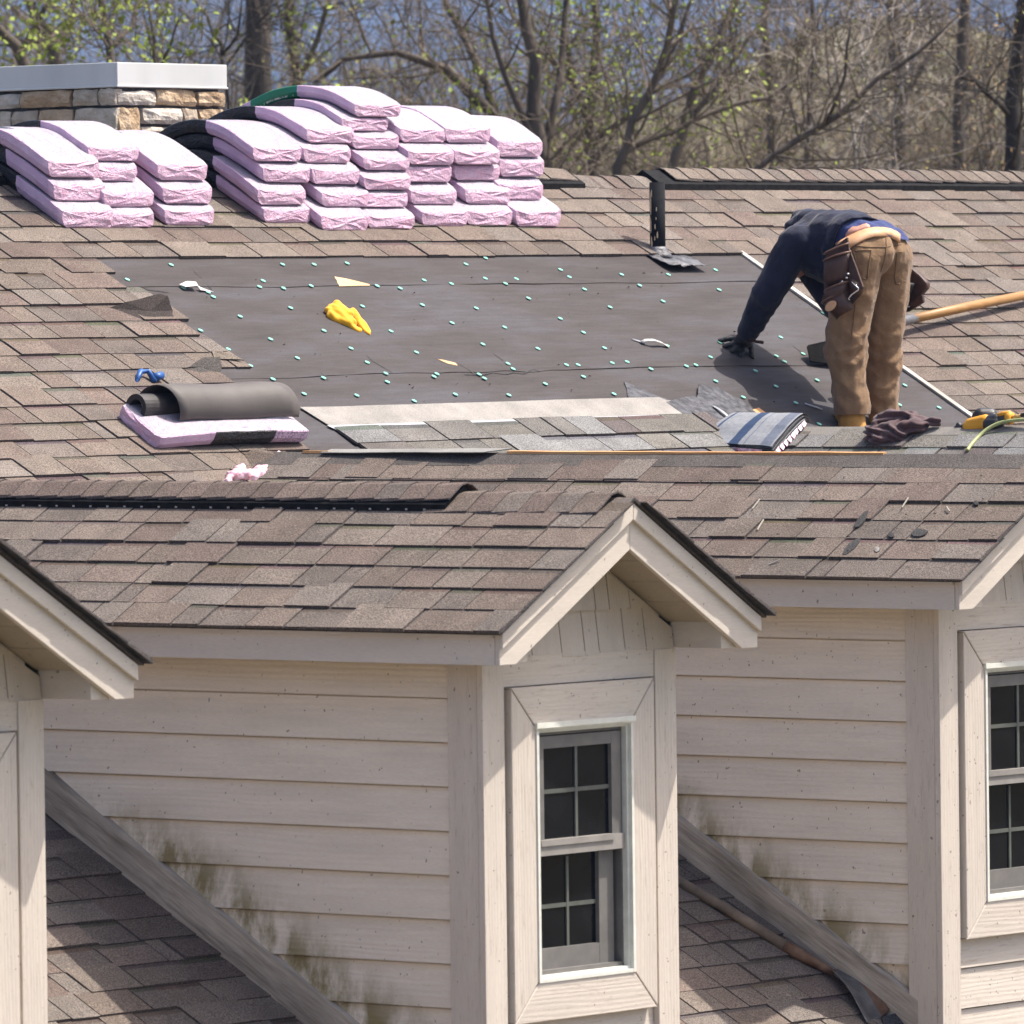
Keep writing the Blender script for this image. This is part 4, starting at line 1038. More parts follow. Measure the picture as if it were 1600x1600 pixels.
DKS = (.055, .048, .045)
scrap('torn_shingle', [(168, 482, .01), (196, 472, .05), (250, 459, .10), (262, 462, .10), (270, 485, .04), (274, 503, .012), (250, 506, .01), (215, 504, .01)], M_SH, 'large dark torn shingle folded up at the left edge of the underlayment', 'torn shingle', .006, tone=(.045, .037, .034))
scrap('torn_shingle', [(277, 578, .01), (296, 573, .03), (318, 558, .06), (344, 557, .07), (346, 578, .03), (340, 586, .012), (305, 590, .01)], M_SH, 'curled grey torn shingle just above the blue clamp', 'torn shingle', .006, tone=(.075, .068, .062))
scrap('torn_shingle', [(268, 532), (318, 530), (332, 552), (280, 553)], M_SH, 'flat bluish black granule patch at the left edge of the underlayment', 'torn shingle', .003, tone=(.055, .055, .060))
scrap('torn_shingle', [(330, 548, .02), (345, 548, .035), (382, 562, .035), (335, 560, .02)], M_SH, 'small tan shingle tongue sticking out over the underlayment', 'torn shingle', .006, tone=(.15, .125, .10))
scrap('torn_shingle', [(272, 752), (292, 738), (330, 747), (336, 756), (300, 760)], M_SH, 'dark torn shingle beside the crumpled pink wrapper', 'torn shingle', .01, tone=(.05, .052, .058))
scrap('ice_barrier', [(975, 596), (1000, 607), (1085, 640), (1065, 656), (1020, 640), (985, 628)], M_ICE, 'thin grey triangle of torn granular barrier at the end of the pale strip', 'torn barrier', .004)
scrap('ice_barrier', [(1092, 600, .03), (1120, 604, .035), (1158, 624, .03), (1190, 650, .02), (1190, 672, .015), (1140, 670, .02), (1085, 655, .02), (1088, 622, .02)], M_ICE, 'large crumpled dark grey barrier torn off in the far valley', 'torn barrier', .01)
scrap('ice_barrier', [(1040, 628, .016), (1085, 618, .02), (1110, 640, .03), (1130, 668, .02), (1090, 662, .02)], M_ICE, 'middle dark grey barrier scrap beside the valley', 'torn barrier', .006)
scrap('wood_chip', [(1175, 640), (1186, 637), (1197, 645), (1188, 648), (1178, 645)], M_WOOD, 'orange splinter of bare wood at the foot of the torn barrier', 'wood chip', .004)
scrap('wood_patch', [(523, 432), (540, 435), (577, 444), (578, 446), (530, 447), (527, 440)], mat('bare_plywood', (.50, .33, .16), (.60, .42, .22), 8, .8, stretch=(.3, 2, 2)), 'arrow-shaped pale patch of bare wood at the top of the underlayment', 'wood patch', .003)
scrap('wood_patch', [(684, 561), (692, 562), (712, 567), (715, 571), (700, 568)], bpy.data.materials['bare_plywood'], 'small thin patch of bare wood above the lower seam', 'wood patch', .003)
scrap('paper_strip', [(280, 444, .02), (292, 439, .035), (306, 440, .04), (310, 446, .04), (290, 448, .03)], M_PAPER, 'curled white paper scrap at the top left of the underlayment', 'paper scrap', .002)
scrap('paper_strip', [(308, 446, .03), (322, 452, .013), (334, 456, .013), (314, 453, .02)], M_PAPER, 'flat white paper scrap touching the curled one', 'paper scrap', .002)
def ribbon3(name, pts, w, m, label, cat, n=NM):
    P = [hit(p[0], p[1], Vector((0, Y0, 0))+Vector(NM)*p[2], NM) for p in pts]; b = MB(); c = P[0].copy()
    for i, p in enumerate(P):
        d = (P[min(i+1, len(P)-1)]-P[max(i-1, 0)]).normalized(); s_ = d.cross(Vector(NM)).normalized()*w*.5
        b.v += [tuple(p-s_-c), tuple(p+s_-c)]
        if i: q = 2*i; b.f.append((q-2, q-1, q+1, q)); b.m.append(0); b.t.append(None)
    o = b.build(name, m, None, True); o.location = c; o.modifiers.new('thick', 'SOLIDIFY').thickness = .003; return tag(o, label, cat)
ribbon3('paper_strip', [(1002, 534, .02), (1010, 531, .035), (1022, 531, .045), (1034, 535, .03), (1045, 542, .014)], .022, M_PAPER, 'arched white paper strip lying near the roofer hand', 'paper scrap')
ribbon3('paper_strip', [(988, 530, .012), (1000, 533, .014), (1008, 537, .014)], .02, mat('grey_backing', (.2, .2, .22), (.26, .26, .28), 9, .5), 'short grey paper strip at the tip of the arched white one', 'paper scrap')
ribbon3('paper_strip', [(1258, 630, .014), (1270, 634, .016), (1285, 639, .014)], .014, M_PAPER, 'thin white strip lying by the left boot', 'paper scrap')
ribbon3('metal_scrap', [(1115, 634, .03), (1128, 642, .04), (1140, 652, .035), (1152, 664, .03)], .022, mat('crumpled_foil', (.35, .35, .36), (.6, .6, .6), 20, .35, metal=.5), 'curled shiny metal strip in the torn valley barrier', 'metal scrap')
# loose pale starter strip lying along the stripped ridge
P_ = [Vector((RIDR.x+dxx, yrid(px, RIDR), RIDR.z+zz)) for px, dxx, zz in ((508, .05, .02), (790, .05, .026), (770, -.075, .010), (508, -.035, .006))]
world_piece('starter_strip', P_, .005, M_PALE, None, NL, 'long pale grey starter strip lying along the stripped ridge', 'starter strip', tone=(.24, .235, .22), nu=24, wav=.003)
# fragments on the right dormer slope
PR = (RIDR, NL)
for i, (px, py, w, h, an, txt) in enumerate(((1345, 812, 34, 10, -.9, 'long dark shingle splinter, upper of two beside each other'), (1330, 853, 38, 11, -.75, 'long dark shingle splinter, lower of two beside each other'), (1436, 832, 26, 12, -.2, 'oval grey shingle chip on the right dormer roof'), (1392, 835, 12, 9, .2, 'small black chip on the right dormer roof'), (1525, 785, 9, 7, 0, 'tiny dark chip high on the right dormer roof'), (1370, 858, 8, 9, .5, 'tiny pale grey chip on the right dormer roof'))):
    pts = []
    for k in range(8):
        t = k*math.pi/4; u, v = w*.5*math.cos(t)*Rb.uniform(.8, 1.15), h*.5*math.sin(t)*Rb.uniform(.8, 1.15); pts.append((px+u*math.cos(an)-v*math.sin(an), py+u*math.sin(an)+v*math.cos(an), .026))
    scrap('shingle_chip', pts, M_SH, txt, 'shingle chip', .008, PR, tone=(.05, .048, .047) if i != 5 else (.2, .19, .175))
b = MB()
for a, c in (((1190, 788), (1178, 802)), ((1422, 786), (1412, 800)), ((1196, 820), (1186, 835)), ((1222, 883), (1204, 889)), ((1482, 800), (1486, 806))):
    b.tube([on(*a, *PR, .028), on(*c, *PR, .024)], .0035, 5)
tag(b.build('nails', mat('bright_nail', (.30, .275, .22), (.38, .35, .29), 9, .4)), 'loose pale nails scattered on the right dormer roof', 'nails', kind='stuff')
b = MB(); Rd = random.Random(3)
for k in range(170):
    if k < 110: px, py = Rd.uniform(300, 1450), Rd.uniform(420, 640); pl = ((0, Y0, 0), NM, .013)
    else: px, py = Rd.uniform(1180, 1560), Rd.uniform(750, 870); pl = (RIDR, NL, .026)
    if k < 110 and (px < 250+(py-410)*1.1 or px > 1150+(py-400)*1.4): continue
    c = on(px, py, *pl); r = Rd.choice((.004, .005, .006, .009)); ring = [c+Vector((Rd.uniform(-1, 1)*r*1.6, Rd.uniform(-1, 1)*r, 0)) for _ in range(3)]
    tip = c+Vector(pl[1])*r*.9
    for i in range(3): b.poly([ring[i], ring[(i+1) % 3], tip])
tag(b.build('debris', M_DARK), 'black crumbs of old shingle scattered over the roof', 'debris', kind='stuff')
# crumpled pink wrapper
ww = [(onroof(a, c, l), r, onroof(d, e, l2), r2) for a, c, l, r, d, e, l2, r2 in ((360, 752, .03, .03, 400, 752, .03, .035), (400, 748, .05, .03, 430, 750, .03, .03), (418, 742, .07, .018, 424, 735, .10, .008), (425, 746, .06, .02, 442, 752, .03, .02), (352, 757, .02, .02, 372, 744, .05, .02))]
place('pink_wrapper', skin('pink_wrapper', ww, .006, 2, lambda p, n_: .012*mnoise.noise(p*22)+.008*mnoise.noise(p*55)), mat('pink_plastic', (.78, .38, .46), (.86, .62, .70), 16, .35, 40, .6, .01), 'crumpled empty pink wrapper tucked behind the nearest ridge', 'wrapper')
# blue plastic clamp
b = MB(); q = [onroof(212, 600, .02), onroof(214, 592, .04), onroof(226, 594, .05), onroof(238, 604, .03)]
b.tube(q, [.012, .014, .014, .016], 8); b.tube([onroof(236, 601, .04), onroof(247, 600, .05)], [.022, .02], 8); b.tube([onroof(211, 602, .015), onroof(217, 590, .04)], [.010, .012], 8)
cl = b.build('clamp', mat('blue_plastic', (.012, .07, .24), (.02, .10, .32), 9, .45), None, True); tag(cl, 'blue plastic tool lying behind the felt roll', 'tool')
# ------------------------------------------------------------------ shovels
M_HNDL = mat('wooden_handle', (.26, .125, .03), (.36, .19, .055), 10, .5, 50, .15, .002, (.3, 3, 3), lo=.3, hi=.7)
M_OLDH = mat('old_wooden_handle', (.10, .075, .055), (.22, .165, .12), 7, .75, 50, .4, .003, (1, 1, 1))
M_BLADE = mat('steel_shade_black', (.003, .003, .0035), (.007, .0065, .0065), 14, .8, spec=.04)  # near black: shade on the blade's face is put into the colour
M_STEEL = mat('worn_grey_steel', (.09, .09, .095), (.20, .195, .19), 12, .45, 30, .25, .003, metal=.4)
M_RUST = mat('rusty_steel', (.10, .045, .022), (.20, .12, .075), 12, .7, 40, .4, .004, metal=.2)
def obj_from(name, mb, m, parent, org, smooth=True): return mb.build(name, m, parent, smooth, Matrix.Translation(-Vector(org)))
h0, h1 = onroof(1404, 525, .10), onroof(1650, 466, .07); tip = onroof(1316, 556, .10)
sh = tag(empty('shovel', tuple(tip)), 'dark-bladed roofing shovel with varnished handle passing behind the legs', 'shovel')
b = MB(); b.tube([h0, h0.lerp(h1, .4)+Vector((0, 0, .004)), h1], [.026, .027, .025], 12); obj_from('handle', b, M_HNDL, sh, tip)
b = MB(); b.tube([h0.lerp(h1, .09), h0, tip.lerp(h0, .3), tip], [.024, .030, .024, .016], 10); obj_from('socket', b, M_STEEL, sh, tip)
def plate(pts, th, n):
    b = MB(); b.prism([p+n*th for p in pts], pts); return b
b = plate([onroof(1254, 559, .075), onroof(1252, 561, .075), onroof(1262, 573, .03), onroof(1300, 578, .03), onroof(1330, 566, .06), onroof(1322, 553, .10), onroof(1300, 554, .10)], .006, Vector(NM)); obj_from('blade', b, M_BLADE, sh, tip, False)
h0, h1, h2 = onroof(1030, 1372, .035), onroof(1229, 1495, .04), onroof(1297, 1534, .045)
sp = tag(empty('spade', tuple(h2)), 'rusty spade with weathered handle lying on the lower roof against the skirt board', 'shovel')
b = MB(); b.tube([h0, h0.lerp(h1, .5)+Vector((0, 0, .006)), h1], [.023, .025, .026], 12); obj_from('handle', b, M_OLDH, sp, h2)
b = MB(); b.tube([h1-(h2-h1)*.12, h1, h1.lerp(h2, .5), h2], [.028, .030, .024, .016], 10); obj_from('socket', b, M_RUST, sp, h2)
g = []
b = MB(); nu, nv = 8, 10
A, B_, Cc, D = onroof(1289, 1534, .035), onroof(1313, 1521, .05), onroof(1383, 1592, .03), onroof(1350, 1607, .012)
for j in range(nv+1):
    for i in range(nu+1):
        u, v = i/nu, j/nv; p = A.lerp(B_, u).lerp(D.lerp(Cc, u), v); b.v.append(tuple(p+Vector(NM)*(.03*(2*u-1)**2+.015*math.sin(v*4))))
for j in range(nv):
    for i in range(nu): q = j*(nu+1)+i; b.f.append((q, q+nu+1, q+nu+2, q+1)); b.m.append(1 if i > 5 else 0); b.t.append(None)
o = obj_from('blade', b, [M_STEEL, M_RUST], sp, h2); o.modifiers.new('thick', 'SOLIDIFY').thickness = .005
scrap('torn_shingle', [(1378, 1590, .03), (1398, 1583, .05), (1422, 1590, .05), (1440, 1600, .04), (1436, 1612, .03), (1384, 1606, .02)], M_SH, 'dark torn scrap at the foot of the right skirt board', 'torn shingle', .02, tone=(.05, .05, .055))

# ------------------------------------------------------------------ nail gun with its hose
def ng(px, py, lift=0.0, dxx=0.0): return hit(px, py, (RIDF.x+dxx, 0, 0), (1, 0, 0))+Vector((0, 0, lift))
M_NY = mat('yellow_tool_housing', (.60, .26, .01), (.68, .32, .015), 6, .4); M_NB = mat('black_tool_plastic', (.012, .012, .013), (.025, .025, .027), 20, .5); M_BRASS = mat('brass_fitting', (.45, .28, .09), (.55, .36, .13), 10, .4, metal=.7)
go = ng(1530, 678)
gun = tag(empty('nail_gun', tuple(go)), 'yellow and black pneumatic nail gun lying on the far dormer ridge', 'nail gun')
def gpart(nm, rods, m, vox=.005, sm=2):
    me = skin(nm, rods, vox, sm); me.materials.append(m); return link(nm, me, gun, Matrix.Translation(-go))
gpart('housing', [(ng(1514, 666), .034, ng(1542, 664), .036), (ng(1516, 662), .03, ng(1540, 658), .036), (ng(1514, 671), .028, ng(1541, 669), .03)], M_NY)
gpart('cylinder_cap', [(ng(1549, 664), .048, ng(1557, 663), .044), (ng(1547, 657), .03, ng(1557, 655), .03)], M_NB)
gpart('nail_magazine', [(ng(1532, 648, 0, .06), .036, ng(1548, 648, 0, .10), .036), (ng(1526, 650, 0, .06), .026, ng(1552, 652, 0, .08), .026)], M_NB)
gpart('nose', [(ng(1510, 667), .018, ng(1492, 669), .012), (ng(1498, 664), .016, ng(1502, 672), .016), (ng(1492, 671), .012, ng(1487, 670), .010)], M_NB, .004, 1)
b = MB(); b.tube([ng(1555, 658), ng(1565, 656), ng(1577, 654)], [.026, .021, .022], 12); obj_from('grip', b, M_NB, gun, go)
b = MB(); b.tube([ng(1575, 654), ng(1580, 653), ng(1582, 653)], [.032, .034, .028], 14); b.tube([ng(1552, 652), ng(1566, 647), ng(1578, 645)], [.012, .014, .012], 8); obj_from('grip_end', b, M_NY, gun, go)
b = MB(); b.tube([ng(1582, 653), ng(1589, 651), ng(1590, 651), ng(1597, 649)], [.013, .012, .009, .009], 10); obj_from('air_fitting', b, M_BRASS, gun, go)
b = MB(); b.tube([ng(1596, 649), ng(1625, 643), ng(1680, 650)], .011, 10); tag(b.build('air_hose', M_NB, None, True), 'black air hose end plugged into the nail gun', 'hose')
b = MB(); pts = [fpl(1514, 712, .03), fpl(1520, 703, .03), fpl(1532, 690, .03), fpl(1548, 680, .04), fpl(1570, 673, .05), fpl(1600, 669, .05), fpl(1640, 668, .05)]
dense = []
for k in range(len(pts)-1):
    p0, p1, p2, p3 = pts[max(k-1, 0)], pts[k], pts[k+1], pts[min(k+2, len(pts)-1)]
    for q in range(5):
        t = q/5; dense.append(.5*((2*p1)+(p2-p0)*t+(2*p0-5*p1+4*p2-p3)*t*t+(3*p1-p0-3*p2+p3)*t**3))
b.tube(dense+[pts[-1]], .010, 8); tag(b.build('air_hose', mat('green_hose', (.30, .33, .12), (.38, .41, .18), 9, .5), None, True), 'pale green air hose curving over the far dormer ridge', 'hose')

# ------------------------------------------------------------------ the roofer, bent over with his back to us
def XP(px, py, x): return hit(px, py, (x, 0, 0), (1, 0, 0))
M_PANT = None
def cloth2(name, c1, c2, seam=(.0, .0), wr=1.0, bs=220):
    m, t, p = nt(name); v = coords(t, rnd=False); a, f = noise_ramp(t, v, 7, [(.3, c1), (.7, c2)], 5)
    g, gf = noise_ramp(t, v, bs, [(.3, .85), (.7, 1.12)], 2); t.links.new(mix(t, a, g, 1.0, 'MULTIPLY'), p.inputs['Base Color'])
    p.inputs['Roughness'].default_value = .9; p.inputs['Specular IOR Level'].default_value = .2; p.inputs['Sheen Weight'].default_value = .15
    _, h = noise_ramp(t, v, 14, [(0, 0), (1, 1)], 4, .5, 1.5); bump(t, p, h, .35*wr, .02); return m
M_PANT = cloth2('tan_canvas', (.18, .108, .058), (.245, .155, .085)); M_HOOD = cloth2('navy_black_fleece', (.010, .012, .026), (.018, .021, .042)); M_SHIRT = cloth2('blue_tee', (.028, .04, .12), (.042, .058, .16))
M_SKIN = mat('skin', (.42, .20, .14), (.50, .26, .19), 12, .55); M_GLOVE = mat('black_glove_leather', (.006, .006, .007), (.014, .014, .015), 30, .6, 60, .4, .004)
M_BOOT = mat('tan_boot_leather', (.34, .16, .03), (.46, .24, .05), 14, .7, 40, .4, .005); M_SOLE = mat('boot_sole', (.09, .065, .04), (.13, .10, .07), 20, .8)
M_LEA = mat('brown_leather', (.032, .014, .009), (.075, .034, .022), 9, .6, 40, .5, .005, lo=.3, hi=.7); M_LEAL = mat('leather_edge', (.11, .055, .035), (.16, .085, .055), 14, .6); M_BELT = mat('tan_belt_leather', (.46, .25, .12), (.58, .34, .18), 9, .55, 50, .3, .003); M_CHROME = mat('chrome', (.6, .6, .62), (.7, .7, .7), 5, .25, metal=.8)
xr, xl_, xm = 9.07, 9.385, 9.23
hipR, hipL = XP(1338, 405, xr+.02), XP(1388, 402, xl_-.03)
kneR, kneL = XP(1321, 545, xr-.01), XP(1377, 548, xl_)
ankR, ankL = XP(1331, 640, xr), XP(1379, 634, xl_+.01)
pelv = XP(1366, 388, xm); wst = XP(1335, 362, xm); chst = XP(1290, 374, xm); neck = XP(1246, 380, xm)
shR, shL = XP(1243, 378, xm-.19), XP(1243, 382, xm+.19)
handP = onroof(1152, 553, .03); elbR = XP(1199, 462, xr-.10); wriR = XP(1167, 523, handP.x+.0)
person = tag(empty('person', tuple((ankR+ankL)/2-Vector((0, 0, .1)))), 'person in dark hoodie and tan trousers bending over, one gloved hand on the roof', 'person')
porg = person.location.copy(); pinv = Matrix.Translation(-porg)
def wear(nm, rods, m, vox=.011, sm=5, disp=None, parent=None):
    me = skin(nm, rods, vox, sm, disp)
    for q in (m if isinstance(m, list) else [m]): me.materials.append(q)
    return link(nm, me, parent or person, pinv if parent is None else Matrix())
headc = XP(1240, 408, xm+.05)
elbL = XP(1300, 470, xl_+.02); wriL = XP(1330, 520, xl_-.06)
body = wear('body', [(hipR, .075, kneR, .05), (kneR, .05, ankR, .04), (hipL, .055, kneL, .045), (kneL, .05, ankL, .04), (ankR, .045, ankR+Vector((.06, -.08, -.07)), .03), (ankL, .045, ankL+Vector((.06, -.08, -.07)), .03),
    (hipR, .07, hipL, .06), (pelv, .10, wst, .095), (wst, .095, chst, .10), (chst, .10, neck, .07), (shR, .05, shL, .05), (shR, .055, elbR, .045), (elbR, .043, wriR, .03), (shL, .055, elbL, .045), (elbL, .043, wriL, .03),
    (neck, .06, headc, .07), (headc+Vector((0, -.03, -.02)), .085, headc+Vector((0, .02, .0)), .09), (headc+Vector((0, -.10, -.03)), .02, headc+Vector((0, -.115, -.045)), .014)], M_SKIN, .012, 5)
def ridged(q): return (1-2.2*abs(mnoise.noise(q)))
def wrinkle(p, n_):
    w = .005*fbm(p*6, 1, 2)
    near = 0
    for kc, am in ((kneR, .011), (kneL, .010)):
        d = p-kc; near += am*math.exp(-((d.z+.02)/.16)**2)
    for ac in (ankR, ankL):
        d = p-ac; near += .006*math.exp(-((d.z-.03)/.13)**2)
    near += .006*math.exp(-((p.z-hipR.z+.2)/.12)**2)+.0025
    q = Vector((p.x*7+p.z*3, p.y*7, p.z*9+p.y*8-p.x*9)); w += near*(ridged(q)*.7+.5*mnoise.noise(q*2.3))
    if p.z > kneR.z+.25 and n_.y > .1: w -= .016*math.exp(-((p.x-xm)/.02)**2)
    return w
def along(p, q, t): return p.lerp(q, t)
cuffR, cuffL = ankR+Vector((0, .0, -.035)), ankL+Vector((0, .0, -.035))
trousers = wear('trousers', [(hipR+Vector((0, .01, .0)), .142, along(hipR, kneR, .5), .125), (along(hipR, kneR, .5), .124, kneR, .108), (kneR, .106, along(kneR, ankR, .55), .097), (along(kneR, ankR, .55), .097, cuffR, .091),
    (hipL, .138, along(hipL, kneL, .5), .121), (along(hipL, kneL, .5), .121, kneL, .105), (kneL, .103, along(kneL, ankL, .55), .096), (along(kneL, ankL, .55), .096, cuffL, .089),
    (pelv+Vector((-.07, .02, -.02)), .135, pelv+Vector((.07, .02, -.02)), .135), (pelv+Vector((-.05, -.03, .015)), .135, pelv+Vector((.05, -.03, .015)), .135)], M_PANT, .010, 6, wrinkle)
# cut the trouser mesh at the cuffs so that it ends in a hem
def cut(o, co, no, fill=False):
    bm = bmesh.new(); bm.from_mesh(o.data); bmesh.ops.bisect_plane(bm, geom=bm.verts[:]+bm.edges[:]+bm.faces[:], plane_co=co, plane_no=no, clear_outer=True); bm.to_mesh(o.data); bm.free()
cut(trousers, (0, 0, ankR.z-.028), (0, 0, -1))
bdir = (wst-pelv).normalized(); bdir = (bdir+Vector((0, -.5, .25))).normalized()
def caster(*objs):
    vv, ff = [], []
    for o in objs:
        k = len(vv); vv += [v.co.copy() for v in o.data.vertices]; ff += [tuple(q+k for q in p.vertices) for p in o.data.polygons]
    t = BVHTree.FromPolygons(vv, ff)
    def f(px, py, lift=.002):
        v = Vector(ray(px, py)).normalized(); r_ = t.ray_cast(Vector(CAM), v)
        return None if r_[0] is None else r_[0]-v*lift
    return f
rc0 = caster(trousers); BP = [rc0(1326, 381), rc0(1366, 363), rc0(1404, 374)]
bdir = (BP[1]-BP[0]).cross(BP[2]-BP[0]).normalized()
if bdir.y > 0: bdir = -bdir
beltc = BP[1].copy()
cut(trousers, beltc+bdir*.05, bdir)
trousers.modifiers.new('thick', 'SOLIDIFY').thickness = .006
def hwr(p, n_):
    ax = (neck-wst).normalized(); t = (p-wst).dot(ax)
    w = .009*fbm(p*6+Vector((3, 0, 0)), 1, 3)+.010*(1-2.2*abs(mnoise.noise(Vector((t*9+p.z*5, p.x*4, p.z*4)))))*(.5+.5*mnoise.noise(p*3+Vector((9, 0, 0))))
    da = (p-elbR).length; u = (p-elbR).dot((wriR-shR).normalized()); w += .010*math.exp(-(da/.2)**2)*(1-2.2*abs(mnoise.noise(Vector((u*14+p.z*6, p.x*9, p.y*9)))))
    return w
sleeve = along(elbR, wriR, .93)
tors = lambda px, py, dx_=0: XP(px, py, xm+dx_)
hoodie = wear('hoodie', [(tors(1350, 382, -.08), .150, tors(1350, 382, .08), .150), (tors(1330, 372, -.09), .150, tors(1330, 372, .09), .150), (tors(1322, 388, -.07), .150, tors(1322, 388, .07), .150), (tors(1300, 368, -.08), .140, tors(1300, 368, .08), .140), (tors(1282, 392, -.07), .150, tors(1282, 392, .07), .150), (tors(1330, 372), .15, tors(1285, 372), .155), (tors(1262, 378, -.1), .115, tors(1262, 378, .1), .115), (tors(1300, 405, -.05), .135, tors(1300, 405, .05), .135),
    (shR+Vector((0, .02, .0)), .098, along(shR, elbR, .5), .094), (along(shR, elbR, .5), .092, elbR, .082), (elbR, .080, sleeve, .060), (shL, .095, elbL, .075), (elbL, .075, wriL, .055), (neck, .10, tors(1242, 385), .085)], M_HOOD, .011, 6, hwr)
hem = XP(1338, 370, xm); hax = (pelv-chst).normalized()
hcut = (bdir+Vector((0, 0, .12))).normalized(); cut(hoodie, beltc+hcut*.105, -hcut)
hoodie.modifiers.new('thick', 'SOLIDIFY').thickness = .008
wear('hood', [(tors(1262, 344, -.03), .055, tors(1248, 346, .06), .05), (tors(1275, 338, -.02), .04, tors(1250, 342, .05), .05), (tors(1240, 356, 0), .05, tors(1250, 350, .04), .05)], M_HOOD, .009, 5, lambda p, n_: .008*fbm(p*14, 1, 2), )
tee = wear('undershirt', [(tors(1335, 376, -.08), .138, tors(1335, 376, .08), .138), (pelv+Vector((-.07, .02, -.02)), .147, pelv+Vector((.07, .02, -.02)), .147), (pelv+Vector((-.055, -.03, .015)), .148, pelv+Vector((.055, -.03, .015)), .148)], M_SHIRT, .010, 5, lambda p, n_: .006*fbm(p*8, 1, 3)+.004*math.sin(p.x*60+p.z*30))
cut(tee, beltc-bdir*.012, -bdir)
bm = bmesh.new(); bm.from_mesh(tee.data); dead = []
for f in bm.faces:
    c_ = proj(f.calc_center_median())
    if c_[0] > 1352 and c_[1] > 361+max(0, c_[0]-1366)*.29: dead.append(f)
bmesh.ops.delete(bm, geom=dead, context='FACES'); bm.to_mesh(tee.data); bm.free()
# belt wrapped over the waist, and the bare strip of back above it
rc1 = caster(trousers, tee)
def wrap(nm, top, bot, m, lift, th):
    b = MB(); n = len(top)
    T = [rc1(*p, lift) for p in top]; B = [rc1(*p, lift) for p in bot]; ok = [(t_, c_) for t_, c_ in zip(T, B) if t_ is not None and c_ is not None]
    for t_, c_ in ok: b.v += [tuple(t_), tuple(t_.lerp(c_, .5)-Vector(CF)*.003), tuple(c_)]
    for k in range(len(ok)-1): q = 3*k; b.f += [(q, q+1, q+4, q+3), (q+1, q+2, q+5, q+4)]; b.m += [0, 0]; b.t += [None, None]
    o = b.build(nm, m, person, True, pinv); s_ = o.modifiers.new('thick', 'SOLIDIFY'); s_.thickness = th; s_.offset = 0; return o
belt = wrap('tool_belt', [(1306, 381), (1316, 375), (1328, 368.5), (1340, 362.5), (1352, 358), (1366, 355.5), (1380, 355.5), (1392, 358), (1401, 362), (1406, 366)], [(1310, 396), (1320, 391), (1331, 385), (1342, 378.5), (1354, 373), (1367, 369.5), (1380, 369), (1392, 371.5), (1401, 376), (1406, 380)], M_BELT, .018, .010)
wrap('bare_back', [(1321, 366), (1326, 359), (1332, 354), (1339, 354), (1346, 351), (1354, 349), (1359, 352)], [(1322, 372), (1328, 368), (1334, 366), (1340, 363), (1347, 360), (1354, 358), (1360, 356)], M_SKIN, .004, .003)
belt_local = pinv
# right pouch: leather back with pockets, pictured positions on a plane beside the hip
def pouch_poly(pts, x, th, m, nm, parent, bev=.006):
    P = [XP(px, py, x+(p[0] if p else 0)) for (px, py, *p) in pts]; nn = Vector((-1, .25, 0)).normalized()
    b = MB(); b.prism([p+nn*th for p in P], P); o = b.build(nm, m, parent, False, Matrix() if parent is not person else pinv); bevel(o, bev, 2); return o
def bulge(nm, rows, x, depth, m, parent):
    """a pocket: rows of (left px, right px, y px, fullness) from its mouth down"""
    b = MB(); nn = Vector((-1, .25, 0)).normalized(); nu = 8
    for (xa, xb_, y, full, tl) in rows:
        for i in range(nu+1):
            u = i/nu; p = XP(xa+(xb_-xa)*u, y+tl*(u-.5), x); b.v.append(tuple(p+nn*(depth*full*math.sin(math.pi*min(max(u, .0), 1))**.5)))
    for j in range(len(rows)-1):
        for i in range(nu): q = j*(nu+1)+i; b.f.append((q, q+nu+1, q+nu+2, q+1)); b.m.append(0); b.t.append(None)
    o = b.build(nm, m, parent, True, Matrix() if parent is not belt else Matrix()); s_ = o.modifiers.new('thick', 'SOLIDIFY'); s_.thickness = .006; return o
px_ = 8.925
pouch_poly([(1326, 370), (1310, 382), (1292, 396), (1288, 425), (1290, 455), (1286, 470), (1311, 491), (1330, 480), (1345, 463), (1351, 449), (1338, 412), (1329, 388)], px_, .022, M_LEA, 'tool_pouch', belt)
bulge('pocket', [(1288, 1330, 400, .9, -14), (1289, 1328, 415, 1.05, -10), (1291, 1327, 432, 1.0, -8), (1294, 1326, 445, .6, -8)], px_-.02, .055, M_LEA, belt)
bulge('pocket', [(1290, 1327, 447, 1.0, -16), (1291, 1325, 458, 1.1, -12), (1294, 1325, 470, .9, -10)], px_-.025, .06, M_LEA, belt)
bulge('pocket', [(1286, 1324, 464, 1.0, -18), (1296, 1329, 478, 1.0, -14), (1309, 1333, 491, .6, -14)], px_-.03, .055, M_LEA, belt)
for (xa, ya_, xb_, yb2, dd) in ((1287, 408, 1330, 393, .055), (1289, 456, 1328, 439, .065), (1285, 474, 1325, 455, .065), (1288, 397, 1327, 380, .03)):
    b = MB(); nn = Vector((-1, .25, 0)).normalized(); b.tube([XP(xa+(xb_-xa)*u, ya_+(yb2-ya_)*u, px_-.022)+nn*(dd*math.sin(math.pi*u)**.5+.003) for u in [k/8 for k in range(9)]], .006, 6); b.build('pouch_trim', M_LEAL, belt, True)
b = MB(); cc = XP(1306, 478, px_-.03)+Vector((-1, .25, 0)).normalized()*.066; b.v = [tuple(cc+Vector((0, .036*math.cos(k*math.pi/8), .026*math.sin(k*math.pi/8)+.012*math.cos(k*math.pi/8)))) for k in range(16)]; b.f = [tuple(range(16))]; b.m = [0]; b.t = [None]
o = b.build('leather_badge', M_BELT, belt); o.modifiers.new('thick', 'SOLIDIFY').thickness = .006
pouch_poly([(1328, 386), (1338, 412), (1351, 449), (1340, 460), (1328, 440), (1326, 410)], px_-.012, .02, M_LEA, 'pouch_gusset', belt)
